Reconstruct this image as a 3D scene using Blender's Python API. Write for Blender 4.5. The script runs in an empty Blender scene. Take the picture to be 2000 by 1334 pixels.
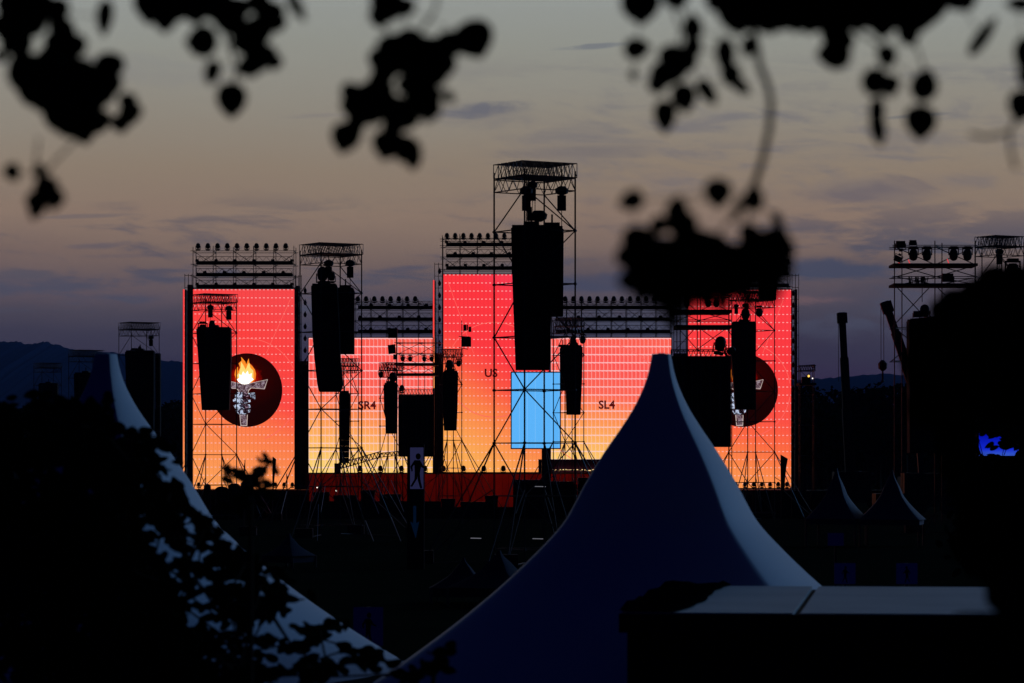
import bpy, math, random
from mathutils import Vector, Matrix
R = math.radians
random.seed(7)
scene = bpy.context.scene
col = scene.collection
# ------------------------------------------------------------------ camera
S, HZ, CH = 0.00016, 900.0, 4.0          # radians per photo pixel, horizon row, eye height
cam = bpy.data.cameras.new('camera'); camo = bpy.data.objects.new('camera', cam); col.objects.link(camo)
camo.location = (0, 0, CH); camo.rotation_euler = (R(90), 0, 0)
cam.sensor_width = 36; cam.lens = 36 / (2000 * S); cam.shift_y = (HZ - 667) / 2000
cam.clip_start = 0.5; cam.clip_end = 60000
cam.dof.use_dof = True; cam.dof.focus_distance = 215; cam.dof.aperture_fstop = 4.6
scene.camera = camo
scene.view_settings.view_transform = 'Standard'; scene.view_settings.look = 'None'
scene.view_settings.exposure = 0; scene.view_settings.gamma = 1
SUN_AZ, SUN_EL = 52, 19                      # afterglow direction, degrees clockwise from view (+Y)

def lin(r, g, b, a=1.0):
    f = lambda c: (c / 255 / 12.92) if c / 255 <= 0.04045 else ((c / 255 + 0.055) / 1.055) ** 2.4
    return (f(r), f(g), f(b), a)

class NT:
    def __init__(s, nt): s.nt = nt; s.L = nt.links
    def node(s, t, **kw):
        n = s.nt.nodes.new(t)
        for k, v in kw.items(): setattr(n, k, v)
        return n
    def put(s, sock, v):
        if isinstance(v, (int, float, tuple, list)): sock.default_value = v
        else: s.L.new(v, sock)
    def m(s, op, a, b=None, c=None, clamp=False):
        n = s.node('ShaderNodeMath', operation=op); n.use_clamp = clamp
        s.put(n.inputs[0], a)
        if b is not None: s.put(n.inputs[1], b)
        if c is not None: s.put(n.inputs[2], c)
        return n.outputs[0]
    def step(s, x, a, b):                  # smoothstep a..b
        n = s.node('ShaderNodeMapRange', interpolation_type='SMOOTHSTEP')
        s.put(n.inputs[0], x); s.put(n.inputs[1], a); s.put(n.inputs[2], b); s.put(n.inputs[3], 0.0); s.put(n.inputs[4], 1.0)
        return n.outputs[0]
    def ramp(s, fac, stops, interp='LINEAR'):
        n = s.node('ShaderNodeValToRGB'); cr = n.color_ramp; cr.interpolation = interp
        while len(cr.elements) < len(stops): cr.elements.new(0.5)
        for e, (p, c) in zip(cr.elements, stops): e.position = p; e.color = c
        s.put(n.inputs[0], fac); return n.outputs[0]
    def mix(s, fac, a, b, blend='MIX'):
        n = s.node('ShaderNodeMix', data_type='RGBA', blend_type=blend)
        s.put(n.inputs[0], fac); s.put(n.inputs[6], a); s.put(n.inputs[7], b); return n.outputs[2]
    def xyz(s, v):
        n = s.node('ShaderNodeSeparateXYZ'); s.L.new(v, n.inputs[0]); return n.outputs
    def comb(s, x, y, z):
        n = s.node('ShaderNodeCombineXYZ'); s.put(n.inputs[0], x); s.put(n.inputs[1], y); s.put(n.inputs[2], z); return n.outputs[0]
    def noise(s, v, scale, detail=4, rough=0.55, dist=0.0):
        n = s.node('ShaderNodeTexNoise'); s.L.new(v, n.inputs['Vector'])
        n.inputs['Scale'].default_value = scale; n.inputs['Detail'].default_value = detail
        n.inputs['Roughness'].default_value = rough; n.inputs['Distortion'].default_value = dist
        return n.outputs[0]

# ------------------------------------------------------------------ dusk sky
w = bpy.data.worlds.new('World'); scene.world = w; w.use_nodes = True
w.node_tree.nodes.clear(); T = NT(w.node_tree)
tc = T.node('ShaderNodeTexCoord'); X, Y, Z = T.xyz(tc.outputs['Generated'])
hy = T.m('SQRT', T.m('ADD', T.m('MULTIPLY', X, X), T.m('MULTIPLY', Y, Y)))
el = T.m('DIVIDE', Z, T.m('MAXIMUM', hy, 0.001))
az = T.m('DIVIDE', X, T.m('MAXIMUM', hy, 0.001))
def e_of(py): return (HZ - py) * S / 0.2
cv = T.comb(T.m('MULTIPLY', az, 11.0), T.m('MULTIPLY', Y, 2.0), T.m('MULTIPLY', el, 90.0))
n1 = T.noise(cv, 1.0, 6, 0.6, 0.3)
cv2 = T.comb(T.m('MULTIPLY', az, 5.0), T.m('MULTIPLY', Y, 2.0), T.m('MULTIPLY', el, 26.0))
n2 = T.noise(cv2, 1.0, 5, 0.55, 0.4)
cv3 = T.comb(T.m('MULTIPLY', az, 38.0), T.m('MULTIPLY', Y, 2.0), T.m('ADD', T.m('MULTIPLY', el, 150.0), T.m('MULTIPLY', az, 12.0)))
n3 = T.noise(cv3, 1.0, 6, 0.65, 0.6)
wob = T.m('MULTIPLY', T.m('SUBTRACT', n2, 0.5), 0.018)
base = T.ramp(T.m('DIVIDE', T.m('ADD', el, wob), 0.2), [
    (0.0, lin(40, 30, 56)), (e_of(760), lin(45, 36, 62)), (e_of(690), lin(48, 45, 64)), (e_of(640), lin(58, 55, 70)), (e_of(600), lin(74, 68, 78)),
    (e_of(570), lin(92, 80, 86)), (e_of(500), lin(116, 98, 91)), (e_of(420), lin(135, 115, 101)), (e_of(330), lin(138, 123, 107)),
    (e_of(220), lin(140, 133, 121)), (e_of(90), lin(143, 144, 136)), (e_of(0), lin(146, 150, 146)), (1.0, lin(138, 145, 150))])
lowband = T.m('MULTIPLY', T.step(el, 0.030, 0.048), T.m('SUBTRACT', 1.0, T.step(el, 0.066, 0.088)))
midband = T.m('MULTIPLY', T.step(el, 0.075, 0.088), T.m('SUBTRACT', 1.0, T.step(el, 0.118, 0.128)))
right = T.step(az, -0.06, 0.05)
c_low = T.m('MULTIPLY', T.m('MULTIPLY', T.step(T.m('ADD', T.m('MULTIPLY', n1, .6), T.m('MULTIPLY', n3, .4)), 0.49, 0.60), lowband), 0.75)
c_mid = T.m('MULTIPLY', T.m('MULTIPLY', T.step(T.m('ADD', T.m('MULTIPLY', n1, .5), T.m('MULTIPLY', n3, .5)), 0.46, 0.64), midband), T.m('MULTIPLY', right, 0.55))
c_bank = T.m('MULTIPLY', T.m('MULTIPLY', T.step(n2, 0.44, 0.62), T.m('MULTIPLY', T.step(el, 0.02, 0.05), T.m('SUBTRACT', 1.0, T.step(el, 0.056, 0.070)))), T.m('ADD', T.m('MULTIPLY', right, 0.5), 0.12))
base = base
sky = T.mix(c_bank, base, lin(58, 61, 78))
sky = T.mix(c_low, sky, lin(68, 72, 90))
sky = T.mix(c_mid, sky, lin(98, 98, 110))
def streak(px, py, sx, sy, k, colr, sk):
    dx = T.m('DIVIDE', T.m('SUBTRACT', az, (px - 1000) * S), sx * S)
    dy = T.m('DIVIDE', T.m('ADD', T.m('SUBTRACT', el, (HZ - py) * S), T.m('MULTIPLY', dx, -0.0008)), sy * S)
    dy = T.m('ADD', dy, T.m('MULTIPLY', T.m('SUBTRACT', n2, 0.5), 4.0))
    rr = T.m('ADD', T.m('MULTIPLY', dx, dx), T.m('MULTIPLY', dy, dy))
    rr = T.m('ADD', rr, T.m('ADD', T.m('MULTIPLY', T.m('SUBTRACT', n1, 0.5), 2.6), T.m('MULTIPLY', T.m('SUBTRACT', n3, 0.45), 2.8)))
    return T.mix(T.m('MULTIPLY', T.m('SUBTRACT', 1.0, T.step(rr, 0.0, 1.0)), k), sk, colr)
for a in [(930, 218, 130, 26, .7, lin(84, 88, 106)), (1690, 372, 170, 36, .65, lin(92, 88, 100)), (1150, 545, 260, 26, .8, lin(62, 68, 90)),
          (1620, 522, 150, 30, .85, lin(60, 68, 90)), (790, 521, 70, 9, .7, lin(72, 74, 92)), (200, 483, 70, 9, .6, lin(82, 80, 94)),
          (60, 545, 130, 16, .6, lin(70, 74, 90)), (1130, 300, 210, 22, .5, lin(96, 94, 104)), (1160, 92, 90, 7, .6, lin(98, 104, 116)),
          (200, 425, 110, 5, .5, lin(98, 92, 98)), (1810, 228, 90, 5, .5, lin(88, 92, 104)), (230, 150, 330, 40, .2, lin(120, 122, 128)),
          (300, 500, 150, 6, .4, lin(88, 82, 92)), (1480, 590, 180, 14, .5, lin(120, 92, 92)), (620, 225, 120, 7, .35, lin(112, 106, 112))]:
    sky = streak(*a, sky)
# the evening haze box dims the low sky; the sky behind it is that much brighter
HD = 0.00005
path = T.m('MINIMUM', T.m('DIVIDE', 296.0, T.m('MAXIMUM', el, 0.004)), 7200.0)
corr = T.m('EXPONENT', T.m('MULTIPLY', path, HD * .93))
sky = T.mix(1.0, sky, T.comb(corr, corr, corr), 'MULTIPLY')
# higher up and away from the afterglow the sky falls to deep night blue
zen = T.mix(T.step(Z, 0.17, 0.50), sky, (0.006, 0.016, 0.050, 1))
gd = T.m('ADD', T.m('MULTIPLY', X, 0.28), T.m('MULTIPLY', Y, 0.96))
glow = T.step(gd, 0.20, 0.86)
night = T.mix(T.step(Z, 0.0, 0.4), (0.0, 0.0, 0.0045, 1), (0.0, 0.0001, 0.0105, 1))
final = T.mix(glow, night, zen)
bg = T.node('ShaderNodeBackground'); T.L.new(final, bg.inputs[0]); bg.inputs[1].default_value = 1.0
nish = T.node('ShaderNodeTexSky', sky_type='NISHITA'); nish.sun_disc = False
nish.sun_elevation = R(-4.5); nish.sun_rotation = R(SUN_AZ); nish.altitude = 500
bg2 = T.node('ShaderNodeBackground'); T.L.new(nish.outputs[0], bg2.inputs[0]); bg2.inputs[1].default_value = 0.05
add = T.node('ShaderNodeAddShader'); out = T.node('ShaderNodeOutputWorld')
T.L.new(bg.outputs[0], add.inputs[0]); T.L.new(bg2.outputs[0], add.inputs[1]); T.L.new(add.outputs[0], out.inputs[0])

sl = bpy.data.lights.new('sun', 'SUN'); sl.energy = 0.42; sl.angle = R(24); sl.color = (0.16, 0.46, 1.0)
so = bpy.data.objects.new('sun', sl); col.objects.link(so)
d = Vector((math.sin(R(SUN_AZ)) * math.cos(R(SUN_EL)), math.cos(R(SUN_AZ)) * math.cos(R(SUN_EL)), math.sin(R(SUN_EL))))
so.rotation_euler = d.to_track_quat('Z', 'Y').to_euler(); so.location = (60, 0, 60)

# ------------------------------------------------------------------ helpers
def W(px, py, D): return Vector(((px - 1000) * S * D, D, CH + (HZ - py) * S * D))
def gpy(D): return HZ + CH / (S * D)

def mat(name, c, rough=0.7, metal=0.0, var=0.25, scale=3.0, bump=0.0, spec=0.3, trans=0.0):
    m = bpy.data.materials.new(name); m.use_nodes = True; t = NT(m.node_tree)
    b = m.node_tree.nodes['Principled BSDF']
    tc = t.node('ShaderNodeTexCoord'); n = t.noise(tc.outputs['Object'], scale, 5)
    lo = tuple(x * (1 - var) for x in c[:3]) + (1,); hi = tuple(min(1, x * (1 + var)) for x in c[:3]) + (1,)
    t.L.new(t.mix(n, lo, hi), b.inputs['Base Color'])
    b.inputs['Roughness'].default_value = rough; b.inputs['Metallic'].default_value = metal
    b.inputs['Specular IOR Level'].default_value = spec
    if bump:
        bn = t.node('ShaderNodeBump'); bn.inputs['Strength'].default_value = bump; t.L.new(n, bn.inputs['Height']); t.L.new(bn.outputs[0], b.inputs['Normal'])
    return m
def emat(name, c, k=1.0):
    m = bpy.data.materials.new(name); m.use_nodes = True; nt = m.node_tree; nt.nodes.clear(); t = NT(nt)
    e = t.node('ShaderNodeEmission'); e.inputs[0].default_value = c; e.inputs[1].default_value = k
    o = t.node('ShaderNodeOutputMaterial'); t.L.new(e.outputs[0], o.inputs[0]); return m
M_steel = mat('dark_steel_tube', (0.055, 0.055, 0.06), 0.5, 0.5, 0.3)
M_alu = mat('truss_aluminium', (0.10, 0.10, 0.11), 0.45, 0.7)
M_black = mat('speaker_black', (0.010, 0.010, 0.011), 0.8, 0, 0.3, spec=0.1)
M_fix = mat('fixture_black', (0.012, 0.012, 0.013), 0.6, 0, 0.3, spec=0.2)
M_deck = mat('deck_board', (0.03, 0.025, 0.02), 0.9, spec=0.1)
M_leaf = mat('leaf_dark_green', (0.030, 0.050, 0.014), 0.8, 0, 0.4, 30, spec=0.05)
M_fleaf = mat('far_foliage', (0.016, 0.026, 0.010), 0.9, 0, 0.5, 0.4, spec=0.0)
M_bark = mat('bark', (0.05, 0.035, 0.025), 0.95, 0, 0.4, 20, 0.4, spec=0.05)
M_lens = mat('lens_glass', (0.02, 0.02, 0.025), 0.15, 0, 0.1, spec=0.5)
M_white = mat('white_sign_panel', (0.70, 0.72, 0.78), 0.6, 0, 0.06)
M_sblack = mat('sign_black', (0.006, 0.006, 0.007), 0.8, 0, 0.1, spec=0.05)

class MB:
    def __init__(s): s.v = []; s.f = []
    def add(s, vs, fs):
        k = len(s.v); s.v += [Vector(v) for v in vs]; s.f += [tuple(i + k for i in f) for f in fs]
    def box(s, a, b, M=None):
        (x0, y0, z0), (x1, y1, z1) = a, b
        vs = [Vector(p) for p in ((x0,y0,z0),(x1,y0,z0),(x1,y1,z0),(x0,y1,z0),(x0,y0,z1),(x1,y0,z1),(x1,y1,z1),(x0,y1,z1))]
        if M is not None: vs = [M @ v for v in vs]
        s.add(vs, [(0,3,2,1),(4,5,6,7),(0,1,5,4),(1,2,6,5),(2,3,7,6),(3,0,4,7)]); return s
    def bar(s, p, q, r, n=4, r2=None):
        p, q = Vector(p), Vector(q); dd = q - p
        if dd.length < 1e-6: return s
        dd.normalize(); u = dd.cross(Vector((0, 0, 1)) if abs(dd.z) < 0.9 else Vector((1, 0, 0))).normalized(); v = dd.cross(u)
        r2 = r if r2 is None else r2; vs = []
        for c, rr in ((p, r), (q, r2)):
            for i in range(n):
                a = 2 * math.pi * (i + 0.5) / n; vs.append(c + (u * math.cos(a) + v * math.sin(a)) * rr)
        fs = [(i, (i + 1) % n, n + (i + 1) % n, n + i) for i in range(n)] + [tuple(range(n))[::-1], tuple(range(n, 2 * n))]
        s.add(vs, fs); return s
    def tube(s, pts, r, n=6):
        for a, b in zip(pts, pts[1:]): s.bar(a, b, r, n)
        return s
    def lathe(s, c, prof, n=10, axis='Z'):
        vs = []; c = Vector(c)
        for (r, h) in prof:
            for i in range(n):
                a = 2 * math.pi * i / n; x, y = r * math.cos(a), r * math.sin(a)
                vs.append(c + (Vector((x, y, h)) if axis == 'Z' else Vector((x, h, y))))
        fs = []
        for j in range(len(prof) - 1):
            for i in range(n): fs.append((j*n+i, j*n+(i+1)%n, (j+1)*n+(i+1)%n, (j+1)*n+i))
        fs.append(tuple(range(n))[::-1]); fs.append(tuple((len(prof)-1)*n+i for i in range(n)))
        s.add(vs, fs); return s
    def lattice(s, p, q, h, r, n, up=Vector((0, 0, 1))):
        p, q = Vector(p), Vector(q); o = up * h
        s.bar(p, q, r); s.bar(p + o, q + o, r)
        for i in range(n):
            a = p.lerp(q, i / n); b = p.lerp(q, (i + 1) / n); m = (a + b) / 2
            s.bar(a, m + o, r * 0.6, 3); s.bar(m + o, b, r * 0.6, 3)
        s.bar(p, p + o, r * .8, 3); s.bar(q, q + o, r * .8, 3); return s
    def boxtruss(s, p, q, h, wv, r, n):
        wv = Vector(wv); s.lattice(p, q, h, r, n); s.lattice(Vector(p) + wv, Vector(q) + wv, h, r, n)
        for i in range(n + 1):
            a = Vector(p).lerp(Vector(q), i / n); s.bar(a, a + wv, r * .6, 3); s.bar(a + Vector((0,0,h)), a + wv + Vector((0,0,h)), r * .6, 3)
        return s
    def poly(s, pts, y, th=0.0):            # flat outline in the xz plane at depth y
        n = len(pts); vs = [(x, y, z) for x, z in pts]
        if th:
            vs += [(x, y + th, z) for x, z in pts]
            s.add(vs, [tuple(range(n)), tuple(range(n, 2*n))[::-1]] + [(i, n+i, n+(i+1)%n, (i+1)%n) for i in range(n)])
        else: s.add(vs, [tuple(range(n))])
        return s
    def build(s, name, m, parent=None, smooth=False):
        off = Vector((0, 0, 0)); p = parent
        while p is not None: off += p.location; p = p.parent
        me = bpy.data.meshes.new(name); me.from_pydata([v - off for v in s.v], [], s.f); me.update()
        me.materials.append(m)
        if smooth: me.polygons.foreach_set('use_smooth', [True] * len(me.polygons))
        o = bpy.data.objects.new(name, me); col.objects.link(o); o.parent = parent
        return o
USED = {}
def tag(o, label=None, cat=None, group=None, kind=None):
    if label:
        assert label not in USED, label
        USED[label] = 1; o['label'] = label
    if cat: o['category'] = cat
    if group: o['group'] = group
    if kind: o['kind'] = kind
    return o
def thing(name, label, cat, loc=(0, 0, 0), group=None):
    o = bpy.data.objects.new(name, None); col.objects.link(o); o.location = loc; o.empty_display_size = 0.2
    return tag(o, label, cat, group)
def kids(o): return [c for c in bpy.data.objects if c.parent == o]
def dup(o, parent=None, tree=None):
    tree = tree or snapshot(o); c = o.copy(); col.objects.link(c); c.parent = parent
    for ch in tree: dup(ch[0], c, ch[1] or [])
    return c
def snapshot(o): return [(c, snapshot(c)) for c in kids(o)]
class Proto:                                # first placement uses the built thing itself, later ones copy it with its parts
    def __init__(s, root): s.root = root; s.tree = snapshot(root); s.used = False
    def _copy(s, o, tree, parent):
        c = o.copy(); col.objects.link(c); c.parent = parent
        for ch, sub in tree: s._copy(ch, sub, c)
        return c
    def place(s, loc, label, group, rot=(0, 0, 0), scale=1.0, sc3=None):
        o = s._copy(s.root, s.tree, None) if s.used else s.root
        s.used = True
        o.location = loc; o.rotation_euler = rot; o.scale = sc3 or (scale,) * 3
        o['label'] = label; assert label not in USED, label; USED[label] = 1; o['group'] = group
        return o
ORD = ['first', 'second', 'third', 'fourth', 'fifth', 'sixth', 'seventh', 'eighth', 'ninth', 'tenth', 'eleventh', 'twelfth',
       'thirteenth', 'fourteenth', 'fifteenth', 'sixteenth', 'seventeenth', 'eighteenth', 'nineteenth', 'twentieth']

# ------------------------------------------------------------------ ground and hills
g = MB(); N = 40
for i in range(N + 1):
    for j in range(N + 1):
        x = (i / N - .5) * 2; y = j / N
        g.v.append(Vector((x * abs(x) * 5000, -60 + y * y * 7000, 0)))
for i in range(N):
    for j in range(N): k = i * (N + 1) + j; g.f.append((k, k + N + 1, k + N + 2, k + 1))
M_ground = mat('dark_grass_field', (0.018, 0.020, 0.010), 1.0, 0, 0.5, 0.4, spec=0.0)
tag(g.build('ground', M_ground), kind='structure')

def ridge(pts, D, depth, seed):
    rnd = random.Random(seed); b = MB(); nx = len(pts) * 8; cols_ = []
    def h(t):
        t = t * (len(pts) - 1); i = min(int(t), len(pts) - 2); f = t - i
        f = f * f * (3 - 2 * f) * .5 + f * .5
        return pts[i][0] + (pts[i+1][0] - pts[i][0]) * (t - i), pts[i][1] + (pts[i+1][1] - pts[i][1]) * f
    for i in range(nx + 1):
        px, py = h(i / nx); top = W(px, py + rnd.uniform(-1.6, 1.6), D)
        for k, (f, dz) in enumerate(((0, 1.0), (.3, .72), (.62, .36), (1, -0.02))):
            xx = top.x * (1 + (0.003 * rnd.uniform(-1, 1) if k in (1, 2) else 0))
            b.v.append(Vector((xx, D - depth * f + (rnd.uniform(-25, 25) if k in (1, 2) else 0), top.z * dz)))
        b.v.append(Vector((top.x, D + depth * .6, -20)))
    for i in range(nx):
        for k in range(4):
            a = i * 5 + k; q = (a, a + 5, a + 6, a + 1)
            if k == 3: q = (i*5, i*5+4, i*5+9, i*5+5)
            b.f.append(q)
    return b
M_hill = mat('forested_hillside', (0.014, 0.034, 0.085), 1.0, 0, 0.15, 0.002, spec=0.0)  # extra blue in this colour stands in for distance haze
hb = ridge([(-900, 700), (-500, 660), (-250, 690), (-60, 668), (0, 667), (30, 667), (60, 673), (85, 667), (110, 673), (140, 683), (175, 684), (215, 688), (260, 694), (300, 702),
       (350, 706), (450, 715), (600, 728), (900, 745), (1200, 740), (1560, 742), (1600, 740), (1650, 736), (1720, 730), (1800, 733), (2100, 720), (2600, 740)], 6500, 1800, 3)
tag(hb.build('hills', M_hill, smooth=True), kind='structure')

# ------------------------------------------------------------------ LED walls
def led_mat(name, wd, ht, kind, stops, kx, base_k=1.0):
    m = bpy.data.materials.new(name); m.use_nodes = True; m.node_tree.nodes.clear(); t = NT(m.node_tree)
    tc = t.node('ShaderNodeTexCoord'); x, y, z = t.xyz(tc.outputs['Object'])
    g_ = t.m('ADD', t.m('SUBTRACT', 1.0, t.m('DIVIDE', z, ht)), t.m('MULTIPLY', t.m('SUBTRACT', t.m('DIVIDE', x, wd), .5), -kx))
    c = t.ramp(g_, stops)
    pu, pv = 0.315, 0.63
    fu = t.m('FRACT', t.m('DIVIDE', x, pu)); fv = t.m('FRACT', t.m('DIVIDE', t.m('SUBTRACT', ht, z), pv))
    pn = t.noise(tc.outputs['Object'], 0.35, 3)
    if kind == 'dash':
        line = t.m('LESS_THAN', fu, 0.12); c = t.mix(t.m('MULTIPLY', line, 0.16), c, (0.25, 0.02, 0.02, 1))
        d1 = t.m('MULTIPLY', t.m('GREATER_THAN', fu, 0.36), t.m('LESS_THAN', fu, 0.80))
        dash = t.m('MULTIPLY', d1, t.m('LESS_THAN', fv, 0.12))
        c = t.mix(t.m('MULTIPLY', dash, 0.55), c, (1.0, .62, .62, 1))
    else:
        line = t.m('LESS_THAN', fu, 0.2); c = t.mix(t.m('MULTIPLY', line, 0.34), c, (1.0, .72, .72, 1))
        sl_ = t.m('ADD', 0.10, t.m('MULTIPLY', fu, 0.09))
        c = t.mix(t.m('MULTIPLY', t.m('LESS_THAN', fv, sl_), 0.62), c, (1.0, .70, .72, 1))
    c = t.mix(t.m('MULTIPLY', pn, 0.10), c, (0.8, .04, .05, 1))
    e = t.node('ShaderNodeEmission'); t.L.new(c, e.inputs[0]); e.inputs[1].default_value = base_k
    o = t.node('ShaderNodeOutputMaterial'); t.L.new(e.outputs[0], o.inputs[0]); return m
M_house = mat('led_housing', (0.012, 0.010, 0.010), 0.7, 0, 0.2)
M_text = emat('screen_lettering_dark', lin(84, 12, 14))
M_ring = emat('screen_guide_line', lin(255, 104, 96))

def led_wall(label, xl, xr, yt, yb, D, kind, stops, kx):
    a = W(xl, yb, D); b = W(xr, yt, D)
    t = thing('led_wall', label, 'LED screen', a, 'LED screens of the stage')
    q = MB(); q.add([a, (b.x, D, a.z), b, (a.x, D, b.z)], [(0, 1, 2, 3)])
    q.build('display', led_mat('led_picture', b.x - a.x, b.z - a.z, kind, stops, kx), t)
    f = MB(); f.box((a.x - .06, D + .01, a.z - .06), (b.x + .06, D + .35, b.z + .06)); f.build('housing', M_house, t)
    return t
def text(word, px, py, D, size_px, parent):
    cu = bpy.data.curves.new('lettering', 'FONT'); cu.body = word; cu.size = size_px * S * D / 0.70; cu.align_x = 'LEFT'
    cu.resolution_u = 3; cu.offset = 0.026
    o = bpy.data.objects.new('lettering', cu); col.objects.link(o)
    bpy.context.view_layer.update()
    me = bpy.data.meshes.new_from_object(o.evaluated_get(bpy.context.evaluated_depsgraph_get()))
    bpy.data.objects.remove(o)
    me.transform(Matrix.Rotation(R(90), 4, 'X')); me.materials.clear(); me.materials.append(M_text)
    t = bpy.data.objects.new('lettering', me); col.objects.link(t); t.parent = parent
    t.location = W(px, py, D) - parent.location + Vector((0, -.02, 0)); return t
def annulus(px, py, rpx, D, wd, y, parent, m=None, a0=0, a1=360, clip=None):
    b = MB(); n = 90; c = W(px, py, D); r = rpx * S * D
    for i in range(n):
        t0, t1 = R(a0 + (a1 - a0) * i / n), R(a0 + (a1 - a0) * (i + 1) / n)
        P = [(c.x + rr * math.cos(tt), y, c.z + rr * math.sin(tt)) for rr, tt in ((r, t0), (r + wd, t0), (r + wd, t1), (r, t1))]
        if clip and not all(clip[0] < p[0] < clip[1] and clip[2] < p[2] < clip[3] for p in P): continue
        b.add(P, [(0, 3, 2, 1)])
    return b.build('guide_ring', m or M_ring, parent)

RD = lin(255, 62, 66); DS = 250.0
st_tall = [(0.0, lin(250, 72, 74)), (0.22, lin(255, 66, 64)), (0.50, lin(255, 76, 68)), (0.66, lin(255, 122, 74)), (0.85, lin(255, 146, 82)), (1.0, lin(255, 160, 88))]
st_right = [(0.0, lin(255, 58, 68)), (0.30, lin(255, 60, 64)), (0.60, lin(255, 82, 68)), (0.74, lin(255, 108, 66)), (1.0, lin(255, 160, 84))]
st_low = [(0.0, lin(255, 98, 82)), (0.2, lin(255, 88, 82)), (0.42, lin(255, 104, 84)), (0.62, lin(255, 150, 84)), (0.84, lin(255, 190, 100)), (1.0, lin(255, 214, 118))]
st_mid = [(0.0, lin(250, 56, 78)), (0.12, lin(255, 52, 62)), (0.42, lin(255, 58, 64)), (0.56, lin(255, 88, 68)), (0.72, lin(255, 132, 74)), (1.0, lin(255, 176, 88))]
wallA = led_wall('tall red and orange screen with flaming torch emblem at left end of stage', 377, 575, 565, 955, DS, 'dash', st_tall, 0.22)
wallB = led_wall('low grid patterned screen lettered SR4 left of stage centre', 603, 845, 660, 923, DS, 'grid', st_low, 0.14)
wallC = led_wall('tall central screen lettered US above stage centre', 866, 1072, 536, 922, DS, 'dash', st_mid, 0.34)
wallD = led_wall('low grid patterned screen lettered SL4 right of stage centre', 1076, 1311, 660, 923, DS, 'grid', st_low, 0.14)
wallE = led_wall('tall red screen with torch emblem at right end of stage', 1344, 1545, 566, 953, DS, 'dash', st_right, 0.16)
text('SR4', 700, 799, DS, 15.5, wallB); text('US', 946, 736, DS, 15.5, wallC); text('SL4', 1169, 798, DS, 15.5, wallD)

# torch emblem
def disc_mat(c0):                           # picture shown in the disc: dark, with a red halo round the flame
    m = bpy.data.materials.new('emblem_disc'); m.use_nodes = True; m.node_tree.nodes.clear(); t = NT(m.node_tree)
    tc = t.node('ShaderNodeTexCoord'); x, y, z = t.xyz(tc.outputs['Object'])
    dx = t.m('SUBTRACT', x, c0[0]); dz = t.m('MULTIPLY', t.m('SUBTRACT', z, c0[1]), 1.25)
    r = t.m('SQRT', t.m('ADD', t.m('MULTIPLY', dx, dx), t.m('MULTIPLY', dz, dz)))
    r = t.m('ADD', r, t.m('MULTIPLY', t.m('SUBTRACT', t.noise(tc.outputs['Object'], 2.2, 4), .5), 0.9))
    c = t.ramp(t.m('DIVIDE', r, 3.2), [(0.0, lin(255, 190, 60)), (0.14, lin(255, 96, 14)), (0.27, lin(150, 8, 0)), (0.42, lin(44, 2, 1)), (1.0, lin(24, 2, 2))])
    e = t.node('ShaderNodeEmission'); t.L.new(c, e.inputs[0]); o = t.node('ShaderNodeOutputMaterial'); t.L.new(e.outputs[0], o.inputs[0]); return m
def sketch_mat(name, dark, light, scale, bias):
    m = bpy.data.materials.new(name); m.use_nodes = True; m.node_tree.nodes.clear(); t = NT(m.node_tree)
    tc = t.node('ShaderNodeTexCoord'); n = t.noise(tc.outputs['Object'], scale, 6, .7, 1.2)
    c = t.mix(t.step(n, bias - .07, bias + .07), dark, light)
    e = t.node('ShaderNodeEmission'); t.L.new(c, e.inputs[0]); o = t.node('ShaderNodeOutputMaterial'); t.L.new(e.outputs[0], o.inputs[0]); return m
M_fist = sketch_mat('emblem_fist', lin(34, 18, 38), lin(198, 212, 240), 2.6, .51)
M_fist2 = sketch_mat('emblem_fist_dark', lin(24, 10, 18), lin(150, 120, 140), 4.5, .56)
M_torch = sketch_mat('emblem_torch', lin(66, 34, 42), lin(158, 140, 152), 5.0, .52)
M_edge = emat('emblem_outline', lin(196, 176, 170))
M_f1 = emat('emblem_flame_orange', lin(255, 140, 40)); M_f2 = emat('emblem_flame_yellow', lin(255, 222, 120)); M_f3 = emat('emblem_flame_core', (1.6, 1.5, 1.3, 1))
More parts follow.
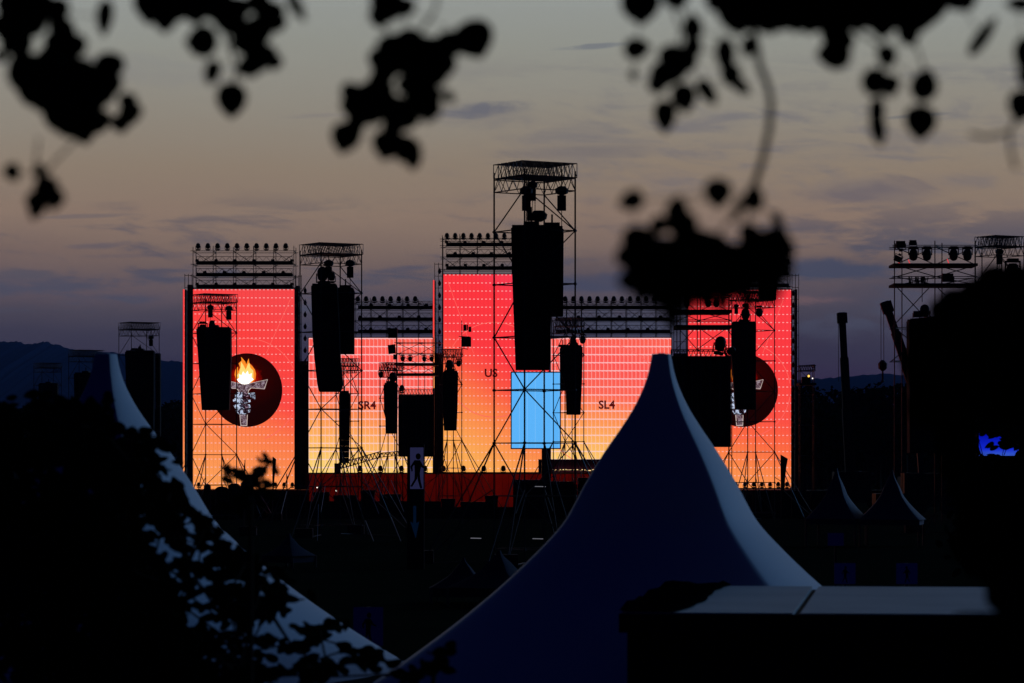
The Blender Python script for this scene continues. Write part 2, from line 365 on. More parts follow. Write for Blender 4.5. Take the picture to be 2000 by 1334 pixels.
def emblem(cx, cy, parent):
    D = DS; k = S * D; c = W(cx, cy, D)
    def P(pts): return [(c.x + (x - 482) * k, c.z - (y - 762) * k) for x, y in pts]
    y = D - 0.03
    b = MB(); b.poly([(c.x + 69.5 * k * math.cos(i * math.pi / 40), c.z + 72 * k * math.sin(i * math.pi / 40)) for i in range(80)], y)
    fl = W(cx - 3, cy - 26, D) - parent.location
    b.build('emblem_disc', disc_mat((fl.x, fl.z)), parent)
    fa = [(462,742),(458,732),(460,722),(465,716),(465,726),(469,718),(466,710),(472,704),(471,697),(479,706),(481,712),(484,704),(486,700),(487,709),(493,715),(498,722),(500,730),(499,740),(492,748),(478,750)]
    MB().poly(P(fa), y - .02).build('flame', M_f1, parent)
    fb = [(466,742),(463,733),(467,728),(470,718),(471,706),(477,716),(480,722),(484,712),(487,708),(489,718),(495,724),(495,738),(490,746),(478,748)]
    MB().poly(P(fb), y - .04).build('flame', M_f2, parent)
    fc = [(466,746),(463,741),(468,738),(467,731),(472,733),(475,725),(479,731),(484,724),(486,732),(492,729),(491,737),(496,741),(490,746),(484,751),(474,751)]
    MB().poly(P(fc), y - .06).build('flame', M_f3, parent)
    tt = [(433,758),(438,743),(462,748),(478,751),(494,748),(522,742),(516,759),(490,757),(485,762),(484,768),(468,768),(467,762),(462,758)]
    MB().poly(P([(x + (-1.2 if x < 478 else 1.2), yy + (-1.2 if yy < 752 else 1.2)) for x, yy in tt]), y - .05).build('torch_outline', M_edge, parent)
    MB().poly(P(tt), y - .08).build('torch_head', M_torch, parent)
    MB().poly(P([(468,810),(484,810),(483,832),(470,832)]), y - .05).build('torch_outline', M_edge, parent)
    MB().poly(P([(469.4,810),(482.6,810),(481.8,830.5),(471,830.5)]), y - .08).build('torch_handle', M_torch, parent)
    for f in ([(459,771),(464,766),(480,767),(484,771),(484,775),(470,777),(459,776)], [(455,781),(460,777),(474,779),(489,780),(490,785),(478,788),(460,787),(456,785)],
              [(456,792),(461,788),(478,790),(490,790),(490,796),(480,799),(460,798)], [(461,802),(466,799),(480,801),(489,800),(488,805),(478,809),(466,809)]):
        fo = MB().poly(P(f), y - .09).build('finger', M_fist, parent)
        y0_, y1_ = min(p[1] for p in f) + 1, max(p[1] for p in f) - 1
        MB().poly(P([(474, y0_), (484, y0_ + .5), (486, y1_ - 1), (476, y1_)]), y - .10).build('finger_shadow', M_fist2, parent)
    MB().poly(P([(485,768),(498,767),(499,781),(492,778),(488,774)]), y - .09).build('thumb', M_fist, parent)
emblem(482, 762, wallA); emblem(1450, 762, wallE)
annulus(482, 762, 100, DS, .05, DS - .02, wallA, a0=-70, a1=110, clip=(W(378,0,DS).x, W(574,0,DS).x, 0, 99))
annulus(1450, 762, 93, DS, .05, DS - .02, wallE, clip=(W(1345,0,DS).x, W(1544,0,DS).x, 0, 99))
annulus(965, 722, 92, DS, .05, DS - .02, wallC, clip=(W(867,0,DS).x, W(1071,0,DS).x, 0, 99))
annulus(1178, 792, 120, DS, .05, DS - .02, wallD, clip=(W(1077,0,DS).x, W(1310,0,DS).x, 0, W(0,661,DS).z))
for (x0, y0, x1, y1, p) in ((567, 585, 520, 690, wallA), (875, 550, 925, 690, wallC), (1530, 585, 1490, 690, wallE)):
    MB().bar(W(x0, y0, DS - .02), W(x1, y1, DS - .02), .025).build('guide_line', M_ring, p)

# narrow LED return strips at the block edges
for (x0, x1, y0, y1, lb) in ((357.2, 360.8, 565, 926, 'narrow glowing strip at far left edge of the stage'), (845.5, 849.5, 547, 758, 'narrow glowing strip on left flank of the central screen block')):
    a, b = W(x0, y1, DS + .5), W(x1, y0, DS + .5)
    t = thing('led_strip', lb, 'LED strip', a, 'LED edge strips')
    q = MB(); q.add([a, (b.x, a.y, a.z), b, (a.x, a.y, b.z)], [(0, 1, 2, 3)])
    q.build('display', led_mat('led_strip_picture', b.x - a.x, b.z - a.z, 'plain0', st_tall, 0) if False else led_mat('led_strip_picture', 99, b.z - a.z, 'dash', st_tall, 0), t)
    MB().box((a.x - .02, a.y + .01, a.z), (b.x + .02, a.y + 2.4, b.z)).build('housing', M_house, t)

# blue delay screen behind the central tower
a, b = W(999.5, 875, 234), W(1093.5, 728, 234)
t = thing('led_wall', 'plain pale blue screen behind the legs of the central tower', 'LED screen', a)
q = MB(); q.add([a, (b.x, a.y, a.z), b, (a.x, a.y, b.z)], [(0, 1, 2, 3)]); mb_ = emat('led_blue', lin(90, 178, 250), 1.0); tb = NT(mb_.node_tree); xx_ = tb.xyz(tb.node('ShaderNodeTexCoord').outputs['Object'])[0]
tb.L.new(tb.mix(tb.m('MULTIPLY', tb.m('GREATER_THAN', tb.m('FRACT', tb.m('DIVIDE', xx_, .58)), .93), .25), lin(92, 180, 250), lin(170, 214, 255)), mb_.node_tree.nodes['Emission'].inputs[0])
q.build('display', mb_, t)
MB().box((a.x - .08, a.y + .01, a.z - .08), (b.x + .08, a.y + .4, b.z + .08)).build('housing', M_house, t)
MB().box((W(1058, 0, 236).x, 235.5, 0), (W(1076, 0, 236).x, 237, a.z)).build('support', M_steel, t)

# ------------------------------------------------------------------ stage body
def translucent(name, c, tr):
    m = bpy.data.materials.new(name); m.use_nodes = True; m.node_tree.nodes.clear(); t = NT(m.node_tree)
    tc = t.node('ShaderNodeTexCoord'); n = t.noise(tc.outputs['Object'], 1.2, 5)
    n2_ = t.noise(tc.outputs['Object'], .3, 3)
    d1 = t.node('ShaderNodeBsdfDiffuse'); d2 = t.node('ShaderNodeBsdfTranslucent')
    cc = t.mix(t.m('MULTIPLY', n, n2_), tuple(x * .5 for x in c[:3]) + (1,), tuple(min(1, x * 1.5) for x in c[:3]) + (1,))
    t.L.new(cc, d1.inputs[0]); t.L.new(cc, d2.inputs[0]); mx = t.node('ShaderNodeMixShader'); mx.inputs[0].default_value = tr
    t.L.new(d1.outputs[0], mx.inputs[1]); t.L.new(d2.outputs[0], mx.inputs[2])
    o = t.node('ShaderNodeOutputMaterial'); t.L.new(mx.outputs[0], o.inputs[0]); return m
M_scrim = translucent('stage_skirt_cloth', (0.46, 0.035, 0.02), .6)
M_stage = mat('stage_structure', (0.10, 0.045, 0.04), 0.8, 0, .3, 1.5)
t = thing('concert_stage', 'wide dark stage platform running below the row of screens', 'stage', W(960, 1000, 248))
def sbox(m, x0, x1, y0, y1, D0, D1): return m.box((W(x0,0,D0).x, D0, W(0,y1,D0).z), (W(x1,0,D0).x, D1, W(0,y0,D0).z))
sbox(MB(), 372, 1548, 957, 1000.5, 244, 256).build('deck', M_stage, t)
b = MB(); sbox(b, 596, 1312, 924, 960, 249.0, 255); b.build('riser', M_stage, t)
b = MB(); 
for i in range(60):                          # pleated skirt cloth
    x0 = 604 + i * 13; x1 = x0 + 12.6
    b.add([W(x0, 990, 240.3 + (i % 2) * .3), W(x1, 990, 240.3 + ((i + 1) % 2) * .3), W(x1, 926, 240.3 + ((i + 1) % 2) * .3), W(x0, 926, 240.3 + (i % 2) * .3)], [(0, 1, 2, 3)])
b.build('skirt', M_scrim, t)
b = MB(); sbox(b, 1052, 1190, 897, 923, 245, 248)
b.build('rear_riser', mat('purple_riser', (0.10, 0.02, 0.09), .8), t)
M_warm = emat('warm_lamp', lin(255, 214, 150), 1.5)
b = MB(); rnd = random.Random(4)
for i in range(34):
    p = W(1078 + i * 2.7 + rnd.uniform(-.6, .6), 918 + rnd.uniform(-1, 1), 244.8); b.box(p - Vector((.03, .02, .03)), p + Vector((rnd.uniform(.02, .05), .02, .03)))
b.build('footlight_strip', M_warm, t)
# dark side columns of the stage blocks
M_col = mat('column_cladding', (0.055, 0.018, 0.018), 0.7, 0, .4, 1.0)
for (x0, x1, yt, lb) in ((366, 375.5, 556, 'outermost left dark column beside the torch screen'), (576.5, 584, 558, 'dark column just right of the torch screen'),
                     (586, 602, 705, 'broad low column filling the gap left of the SR4 screen'), (850, 865, 690, 'dark column between SR4 screen and central screen'),
                     (1316, 1342, 690, 'dark column between SL4 screen and right torch screen'), (1553, 1557, 565, 'slim dark column at the right end of the stage')):
    o = sbox(MB(), x0, x1, yt, gpy(DS + 1), DS + .6, DS + 1.6).build('stage_column', M_col); tag(o, lb, 'column', 'dark stage columns')

# ------------------------------------------------------------------ fixtures (built once, then copied)
def make_moving_head():
    t = thing('moving_head_light', None, 'stage light')
    MB().box((-.25, -.22, 0), (.25, .22, .15)).build('base', M_fix, t)
    b = MB(); b.box((-.36, -.06, .14), (-.30, .06, .62)); b.box((.30, -.06, .14), (.36, .06, .62)); b.box((-.36, -.06, .10), (.36, .06, .18)); b.build('yoke', M_fix, t)
    h = MB(); h.lathe((0, 0, 0), [(.16, .22), (.25, .30), (.29, .50), (.30, .74), (.24, .90), (.13, .98), (.02, 1.01)], 12); hd = h.build('head', M_fix, t, True)
    l = MB(); l.lathe((0, -.285, .55), [(.05, 0), (.11, -.02)][::-1], 10, 'Y'); l.build('lens', M_lens, hd)
    return Proto(t)
MH = make_moving_head()
def make_flood():
    t = thing('flood_light', None, 'stage light')
    MB().box((-.28, -.12, .12), (.28, .14, .55)).build('housing', M_fix, t)
    b = MB(); b.bar((-.32, 0, 0), (-.32, 0, .4), .03); b.bar((.32, 0, 0), (.32, 0, .4), .03); b.bar((-.32, 0, 0.02), (.32, 0, 0.02), .03); b.box((-.1,-.1,-.1),(.1,.1,.05)); b.build('bracket', M_fix, t)
    return Proto(t)
FL = make_flood()
def make_blinder():
    t = thing('oval_blinder_light', None, 'stage light')
    MB().lathe((0, 0, 0), [(.30, -.12), (.34, -.05), (.34, .12), (.2, .24)], 12, 'Y').build('housing', M_fix, t)
    b = MB(); b.box((-.36, -.04, -.06), (-.33, .06, .06)); b.box((.33, -.04, -.06), (.36, .06, .06)); b.box((-.08, .1, .3), (.08, .2, .48)); b.build('bracket', M_fix, t)
    return Proto(t)
BL = make_blinder()
def make_array_lamp():
    t = thing('hoist', None, 'chain hoist')
    MB().box((-.17, -.14, -.5), (.17, .14, .08)).build('motor', M_fix, t)
    MB().lathe((0, 0, 0), [(.05, .08), (.24, .16), (.26, .34), (.10, .44)], 8).build('chain_bag', M_fix, t)
    b = MB(); b.bar((0, 0, .3), (0, 0, 1.1), .03); b.bar((.0, 0, -.5), (.0, 0, -1.25), .02); b.lathe((0, 0, -1.35), [(.02, 0), (.07, .05), (.02, .12)], 6); b.build('chain', M_steel, t)
    return Proto(t)
HO = make_array_lamp()

# ------------------------------------------------------------------ lighting scaffolds on top of the screens
def rack(label, xl, xr, ytop, levels, D, bays, ybot, gname, brace_to=None):
    t = thing('lighting_scaffold', label, 'scaffold', W((xl + xr) / 2, gpy(D), D), 'lighting scaffolds above the screens')
    dp = 2.4; a = W(xl, 0, D).x; b_ = W(xr, 0, D).x; zt = W(0, ytop, D).z
    for i in range(bays + 1):
        x = a + (b_ - a) * i / bays
        for dy in (0, dp):
            MB().bar((x, D + dy, 0), (x, D + dy, zt + .3 + .1 * (i % 2)), .035).build('upright', M_steel, t)
    r = MB(); br = MB()
    zs = [W(0, y, D).z for y in levels]
    for z in [zt] + zs:
        for dy in (0, dp): r.bar((a - .2, D + dy, z), (b_ + .2, D + dy, z), .03)
        for i in range(bays + 1): x = a + (b_ - a) * i / bays; r.bar((x, D - .1, z), (x, D + dp + .1, z), .03)
    r.build('rail', M_steel, t)
    zz = [zt] + zs
    for j in range(len(zz) - 1):
        for i in range(bays):
            if (i + j) % 2 == 0:
                x0 = a + (b_ - a) * i / bays; x1 = a + (b_ - a) * (i + 1) / bays
                br.bar((x0, D, zz[j]), (x1, D, zz[j+1]), .024, 3); br.bar((x1, D + dp, zz[j]), (x0, D + dp, zz[j+1]), .024, 3)
    br.build('brace', M_steel, t)
    for z in zs:
        m = MB(); m.box((a + .3, D - .3, z - .02), (b_ - .1, D + .6, z + .2)); m.build('deck', M_deck, t)
        m = MB(); m.lattice((a + .3, D - .32, z + .22), (b_ - .1, D - .32, z + .22), .35, .025, int((b_ - a) / .6)); m.build('truss', M_alu, t)
    return t
def lamp_row(xs, y, D, where, h_px=16.5, proto=None, dy=.9, flip=False, names=None, grp=None):
    proto = proto or MH; k = h_px * 1.14 * S * D
    for i, x in enumerate(xs):
        p = W(x, y, D + dy)
        proto.place((p.x, p.y, p.z), '%s %s' % (ORD[i] + ' lamp from the left', where), grp or where.replace('in the row ', 'lamps '), rot=(R(180), 0, 0) if flip else (0, 0, 0), scale=k)
def L(a, b, n): return [a + (b - a) * i / (n - 1) for i in range(n)]
rack('lighting scaffold above the left torch screen', 377, 574, 490, [516, 539, 562], 251, 5, 0, 'a')
lamp_row(L(387, 558, 10), 489, 251, 'in the row crowning the left torch screen scaffold', 12.5)
rack('lighting scaffold above the SR4 screen', 692, 848, 592, [603, 626, 650], 251, 5, 0, 'b')
lamp_row(L(699, 811, 8), 592, 251, 'in the row crowning the SR4 screen scaffold', 12)
rack('lighting scaffold above the central screen', 864, 1068, 467, [480, 502, 526], 251, 6, 0, 'c')
lamp_row(L(873, 985, 8), 468, 251, 'in the row crowning the central screen scaffold', 11.5)
rack('lighting scaffold above the SL4 screen', 1078, 1312, 592, [603, 626, 650], 251, 8, 0, 'd')
lamp_row(L(1104, 1278, 12), 592, 251, 'in the row crowning the SL4 screen scaffold', 12)
rack('lighting scaffold above the right torch screen', 1344, 1543, 487, [514, 537, 560], 251, 5, 0, 'e')
lamp_row(L(1495, 1531, 3), 486, 251, 'in the row crowning the right torch screen scaffold', 11)
for (xs, y, wh) in ((L(385, 570, 6), 509, 'on the upper deck above the left torch screen'), (L(400, 553, 5), 532, 'on the middle deck above the left torch screen'), (L(385, 570, 6), 555, 'on the lowest deck above the left torch screen'),
                (L(725, 833, 4), 596, 'on the upper deck above the SR4 screen'), (L(704, 818, 4), 619, 'on the middle deck above the SR4 screen'), (L(724, 832, 4), 643, 'on the lowest deck above the SR4 screen'),
                (L(872, 980, 4), 473, 'on the upper deck above the central screen'), (L(889, 995, 4), 495, 'on the middle deck above the central screen'), (L(873, 981, 4), 518, 'on the lowest deck above the central screen'),
                (L(1130, 1290, 5), 619, 'on the middle deck above the SL4 screen'), (L(1110, 1265, 5), 643, 'on the lowest deck above the SL4 screen'), (L(1514, 1538, 2), 508, 'on the upper deck above the right torch screen')):
    for i, x in enumerate(xs):
        p = W(x, y + 3, 250.5); FL.place(p, '%s small floodlight from left %s' % (ORD[i], wh), 'small flood lights ' + wh, scale=.42)
for (x, y0, n, dy, wh) in ((370, 563, 12, 23.5, 'hanging down the far left column'), (581, 573, 6, 23.5, 'hanging beside the right edge of the left torch screen'), (596, 568, 7, 23.3, 'hanging in the gap left of the SR4 screen'),
                      (858.5, 530, 7, 23.6, 'hanging between SR4 screen and central screen'), (1549.5, 573, 14, 23.3, 'hanging down the right end of the stage')):
    for i in range(n):
        p = W(x, y0 + i * dy, 249.6)
        BL.place(p, '%s oval lamp from top, %s' % (ORD[i], wh), 'lamps in the string ' + wh, sc3=(.36, .5, .62) if x != 581 else (.3, .5, .55))
# ladder scaffold strips carrying those lamp strings
for (x0, x1, yt, yb, lb) in ((361, 375, 535, 955, 'ladder shaped side scaffold at the far left of the stage'), (577, 589, 537, 955, 'ladder shaped side scaffold right of the left torch screen'),
                         (849, 864, 513, 700, 'ladder shaped side scaffold left of the central screen'), (1547, 1560, 535, 955, 'ladder shaped side scaffold at the right end of the stage'), (1316, 1340, 548, 700, 'ladder shaped side scaffold left of the right torch screen')):
    t = thing('side_scaffold', lb, 'scaffold', W((x0 + x1) / 2, gpy(252), 252), 'ladder shaped side scaffolds')
    for x in (x0, (x0 + x1) / 2, x1): p = W(x, yt, 250.3); MB().bar((p.x, p.y, 0), p, .03).build('upright', M_steel, t)
    m = MB(); y = yt + 3
    while y < yb: MB().bar(W(x0, y, 250.3), W(x1, y, 250.3), .028).build('rung', M_steel, t); y += 23.3

# ------------------------------------------------------------------ loudspeaker towers
def tower(label, xl, xr, ytop, D, yaw=31.0, trusses=4, rig=True, grp='loudspeaker towers', outrig=True):
    wpx = xr - xl; k = S * D; c_, s_ = math.cos(R(abs(yaw))), math.sin(R(abs(yaw)))
    a = wpx * k / (c_ + s_); cx = W((xl + xr) / 2, 0, D).x; sg = 1 if yaw > 0 else -1
    cn = []
    for (ux, uy) in ((-1, -1), (1, -1), (1, 1), (-1, 1)):
        x, y = ux * a / 2, uy * a / 2; th = R(yaw); cn.append(Vector((cx + x * math.cos(th) - y * math.sin(th), D + x * math.sin(th) + y * math.cos(th), 0)))
    zt = W(0, ytop, D).z; t = thing('speaker_tower', label, 'tower', Vector((cx, D, 0)), grp)
    r = .034 if D < 240 else .028; U = Vector((0, 0, 1))
    for c in cn: MB().bar(c, c + U * (zt - .32), r, 5).build('upright', M_steel, t)
    # roof of parallel box trusses
    ex = (cn[1] - cn[0]).normalized(); ey = (cn[3] - cn[0]).normalized()
    for i in range(trusses):
        f = (i + .1) / trusses; p = cn[0].lerp(cn[3], f) - ex * .12 + U * (zt - .56); q = cn[1].lerp(cn[2], f) + ex * .12 + U * (zt - .56)
        MB().boxtruss(p, q, .54, ey * (a / trusses * .62), .024, 6).build('roof_truss', M_alu, t)
    m = MB()
    for i in range(4):
        p, q = cn[i] + U * (zt - 1.08), cn[(i+1) % 4] + U * (zt - 1.08); m.lattice(p, q, .48, .028, 4)
    m.build('girder', M_alu, t)
    m = MB(); br = MB(); z = zt - 2.62; lv = []
    while z > .3: lv.append(z); z -= 2.05
    prev = zt - 1.08
    for j, z in enumerate(lv):
        m = MB()
        for i in range(4):
            p, q = cn[i], cn[(i+1) % 4]; m.bar(p + U * z, q + U * z, r * .9)
            if (i + j) % 2: p, q = q, p
            if i in (0, 3) or (i == 1 and j == 0): br.bar(p + U * prev, q + U * z, r * .75, 4)
        for c in cn: m.lathe(c + U * (z - .05), [(r * 1.2, 0), (r * 2.0, .02), (r * 2.0, .08), (r * 1.2, .1)], 6)
        prev = z; m.build('ledger', M_steel, t)
    br.build('brace', M_steel, t)
    if outrig and len(lv) > 3:
        zo = min(lv, key=lambda q: abs(q - 5.0)); ctr = Vector((cx, D, 0))
        for c in cn:
            dr = (c - ctr).normalized(); foot = c + dr * zo * .62
            m = MB(); m.bar(c + U * zo, foot, r); side = dr.cross(U) * .9
            m.bar(c + U * zo, foot + side - dr * .6, r * .9); m.bar(c + U * zo * .55, foot - dr * .1 + U * .1, r * .8); m.bar(foot, c + U * .1, r * .8); m.bar(c + U * 2.9, foot.lerp(c, .5) + U * 2.0, r * .8)
            m.build('outrigger', M_steel, t)
            MB().box(foot - Vector((.45, .45, 0)), foot + Vector((.45, .45, .5))).build('ballast', M_deck, t)
    return t
def hang(label, pts, D, n, depth=1.0, cat='speaker array', top=True):
    """hanging line array; pts = (py, left px, right px) down its outline; one cabinet per row"""
    t = thing('line_array', label, cat, W((pts[0][1] + pts[0][2]) / 2, pts[-1][0], D), 'hanging loudspeaker arrays')
    y0, y1 = pts[0][0], pts[-1][0]
    def at(y):
        for (ya, la, ra), (yb, lb_, rb) in zip(pts, pts[1:]):
            if y <= yb: f = (y - ya) / max(1e-6, yb - ya); return la + (lb_ - la) * f, ra + (rb - ra) * f
        return pts[-1][1:]
    for i in range(n):
        ya = y0 + (y1 - y0) * i / n; yb = y0 + (y1 - y0) * (i + .985) / n
        la, ra = at(ya); lb_, rb = at(yb); q = depth * S * D * 0 + depth
        vs = [W(la, ya, D), W(ra, ya, D), W(rb, yb, D), W(lb_, yb, D)]
        back = [v + Vector((0, q, 0)) for v in (W(la + .6, ya, D), W(ra - .6, ya, D), W(rb - .6, yb, D), W(lb_ + .6, yb, D))]
        m = MB(); m.add(vs + back, [(3, 2, 1, 0), (4, 5, 6, 7), (0, 1, 5, 4), (1, 2, 6, 5), (2, 3, 7, 6), (3, 0, 4, 7)])
        m.build('cabinet', M_black, t)
    if top:
        a, b = W(pts[0][1] + 2, y0, D), W(pts[0][2] - 2, y0, D); m = MB()
        m.box((a.x, D + .05, a.z), (b.x, D + .2, a.z + .12)); m.box((a.x, D + depth - .2, a.z), (b.x, D + depth - .05, a.z + .12)); c = (a + b) / 2
        m.bar((c.x, D + depth / 2, c.z), (c.x, D + depth / 2, c.z + .6), .05); m.box((c.x - .3, D + .1, c.z + .1), (c.x + .3, D + depth - .1, c.z + .26)); m.build('flying_frame', M_fix, t)
    return t
def hoist(px, py, D, label, sc=1.0): HO.place(W(px, py, D), label, 'chain hoists under the tower roofs', scale=sc)
def spot(px, py, D, label, sc=1.0, rot=(0, 0, 0)): MH.place(W(px, py, D), label, 'single moving head lamps on towers', rot=rot, scale=sc)

tower('tallest steel tower, carrying the big speakers in the centre', 965, 1123, 320, 124)
hang('large front speaker hang on the tallest central tower', [(445, 998, 1078), (560, 1001, 1078), (722, 1007, 1074)], 122.6, 16, 1.0)
hang('shorter rear speaker hang behind the large central one', [(447, 1056, 1101), (617, 1058, 1100)], 124.4, 10, 1.0)
hoist(1097, 386, 123.6, 'chain hoist hanging under the right side of the tallest tower roof', 1.0)
hoist(1028, 386, 123.2, 'chain hoist hanging left of centre in the tallest tower', 1.0)
hoist(1040, 372, 124.5, 'chain hoist nearest the middle of the tallest tower', .8)
m = MB(); D = 123
m.box(W(1029, 430, D), W(1039, 404, D + .004) + Vector((0, .4, 0))); m.box(W(1029, 430, D) + Vector((0, .02, 0)), W(1058, 423, D) + Vector((0, .38, 0))); m.lathe(W(1052, 433, D + .2), [(.12, 0), (.3, .1), (.34, .28), (.2, .42)], 9)
m.bar(W(1045, 350, D), W(1045, 440, D), .02); m.bar(W(1033, 440, D), W(1033, 340, D), .03)
tag(m.build('laser_camera_rig', M_fix), 'elbow shaped black rig on top of the central speaker hang', 'rig')

tower('steel tower right of the left torch screen, with two speaker hangs', 585, 707, 477, 170)
hang('long tapering hang nearest the left torch screen tower post', [(558, 607.5, 658), (655, 610, 663), (700, 614, 664), (755, 620, 670), (765, 623, 664)], 168.6, 14, 1.2)
hang('square bottomed shorter hang right of the long tapering one', [(566, 656, 691.5), (691, 656, 691)], 170, 8, 1.2)
hoist(684, 524, 169.5, 'chain hoist under the right roof of the tower beside the left torch screen', 1.0)
hoist(642, 524, 169.5, 'chain hoist in the middle of the tower beside the left torch screen', 1.0)
spot(630, 556, 169.6, 'moving head lamp above the long tapering speaker hang', .95); spot(648, 553, 169.3, 'moving head lamp right of another above the tapering hang', .6)
tower('steel tower in front of the left torch screen', 372, 463, 575, 216)
hang('leaning speaker hang covering part of the left torch emblem', [(642, 383, 450), (700, 387, 450.5), (801, 394, 447)], 214.5, 14, 1.3)
hoist(447, 610, 215.5, 'chain hoist at the right in the tower before the left torch screen', 1.0); hoist(411, 607, 215.5, 'chain hoist at centre in the tower before the left torch screen', .9)
spot(396, 628, 215, 'moving head lamp at left in the tower before the left torch screen', .9, (R(180), 0, 0)); spot(414, 643, 215, 'moving head lamp upon the hang before the left torch screen', .6)
tower('steel tower standing well left of the stage, against the sky', 231, 312, 630, 258)
hang('broad speaker hang in the tower left of the stage', [(687, 244, 300), (780, 247, 300), (900, 252, 298)], 256.5, 14, 1.3)
hang('slim speaker hang on the right post of the tower left of the stage', [(690, 303, 312.5), (860, 304, 313)], 258.5, 12, .9, top=False)
spot(263, 680, 257, 'moving head lamp at left above the broad hang in the tower left of the stage', .9, (R(180), 0, 0)); hoist(295, 665, 257.5, 'chain hoist at right in the tower left of the stage', .9); spot(273, 687, 257, 'moving head lamp upon the broad hang left of the stage', .45)
tower('distant tower partly behind the peak of the left tent', 133, 203, 684, 300)
hang('speaker hang just left of the left tent peak', [(730, 144, 188), (860, 147, 186)], 298.5, 10, 1.3)
tower('smallest distant tower at far left, with reddish roof truss', 65, 121, 709, 372)
hang('speaker hang in the smallest distant tower at far left', [(750, 75, 112), (870, 77, 111)], 370.5, 10, 1.3)

# towers and hangs around the stage centre
tower('small tower right of the central tower, before the SL4 screen', 1081, 1140, 622, 228, trusses=3)
hang('slim speaker hang before the SL4 screen', [(677, 1104, 1138), (740, 1104, 1137), (810, 1106, 1134)], 226, 12, 1.2)
hang('short hang between the blue screen and the slim hang', [(680, 1093, 1106), (760, 1094, 1106)], 228.6, 8, .9)
spot(1119, 676, 227, 'moving head lamp upon the slim hang before the SL4 screen', .7); spot(1138, 652, 227, 'moving head lamp hanging at the right corner of the tower before the SL4 screen', .7, (R(180), 0, 0))
tower('tower before the right torch screen', 1424, 1512, 570, 216, yaw=31)
hang('speaker hang covering the right torch emblem', [(631, 1430, 1477), (700, 1430, 1476.5), (800, 1437, 1475)], 214.5, 14, 1.3)
hang('high speaker hang partly hidden by the dangling leaves at right', [(478, 1482, 1520), (585, 1484, 1516)], 200, 8, 1.2)
spot(1456, 630, 215, 'moving head lamp upon the hang over the right torch emblem', .95); hoist(1456, 604, 215.4, 'chain hoist above the hang over the right torch emblem', .9); spot(1483, 597, 215, 'moving head lamp hanging right of the hoist before the right torch screen', .75, (R(180), 0, 0)); hoist(1438, 603, 215.4, 'chain hoist left of the hang over the right torch emblem', .7)
hang('two tier speaker hang before the SR4 screen', [(751, 749, 776.5), (808, 750, 776), (809, 752.5, 776), (847, 753, 775)], 233, 12, 1.2)
tower('small tower before the SR4 screen', 742, 787, 708, 235, trusses=3)
hang('speaker hang right of the black screen back at stage centre', [(727, 865, 895), (790, 865, 894), (841, 867, 892)], 232, 12, 1.2)
tower('small tower left of the US lettering', 857, 902, 682, 236, trusses=3)
spot(767, 751, 233.5, 'moving head lamp upon the two tier speaker hang', .9); spot(744, 722, 234, 'moving head lamp hanging at left of the small tower before the SR4 screen', .6, (R(180), 0, 0)); spot(878, 727, 233, 'moving head lamp upon the hang left of the US lettering', .9); spot(896, 700, 234, 'moving head lamp hanging right of the small tower left of the US lettering', .6, (R(180), 0, 0))
spot(785, 768, 232, 'moving head lamp upon the black screen back near the SR4 lettering', .6); spot(1403, 693, 163, 'moving head lamp at left upon the big black screen back', .95, (0, R(10), 0)); spot(1416, 692, 163.6, 'round moving head lamp at right upon the big black screen back', .6, (0, R(60), 0))
hang('tall thin speaker column before the SR4 screen', [(770, 662, 683.5), (840, 662, 683), (905, 663, 681)], 236, 12, .8)
tower('thin distant scaffold behind the tall thin speaker column', 656, 700, 700, 238, trusses=2)

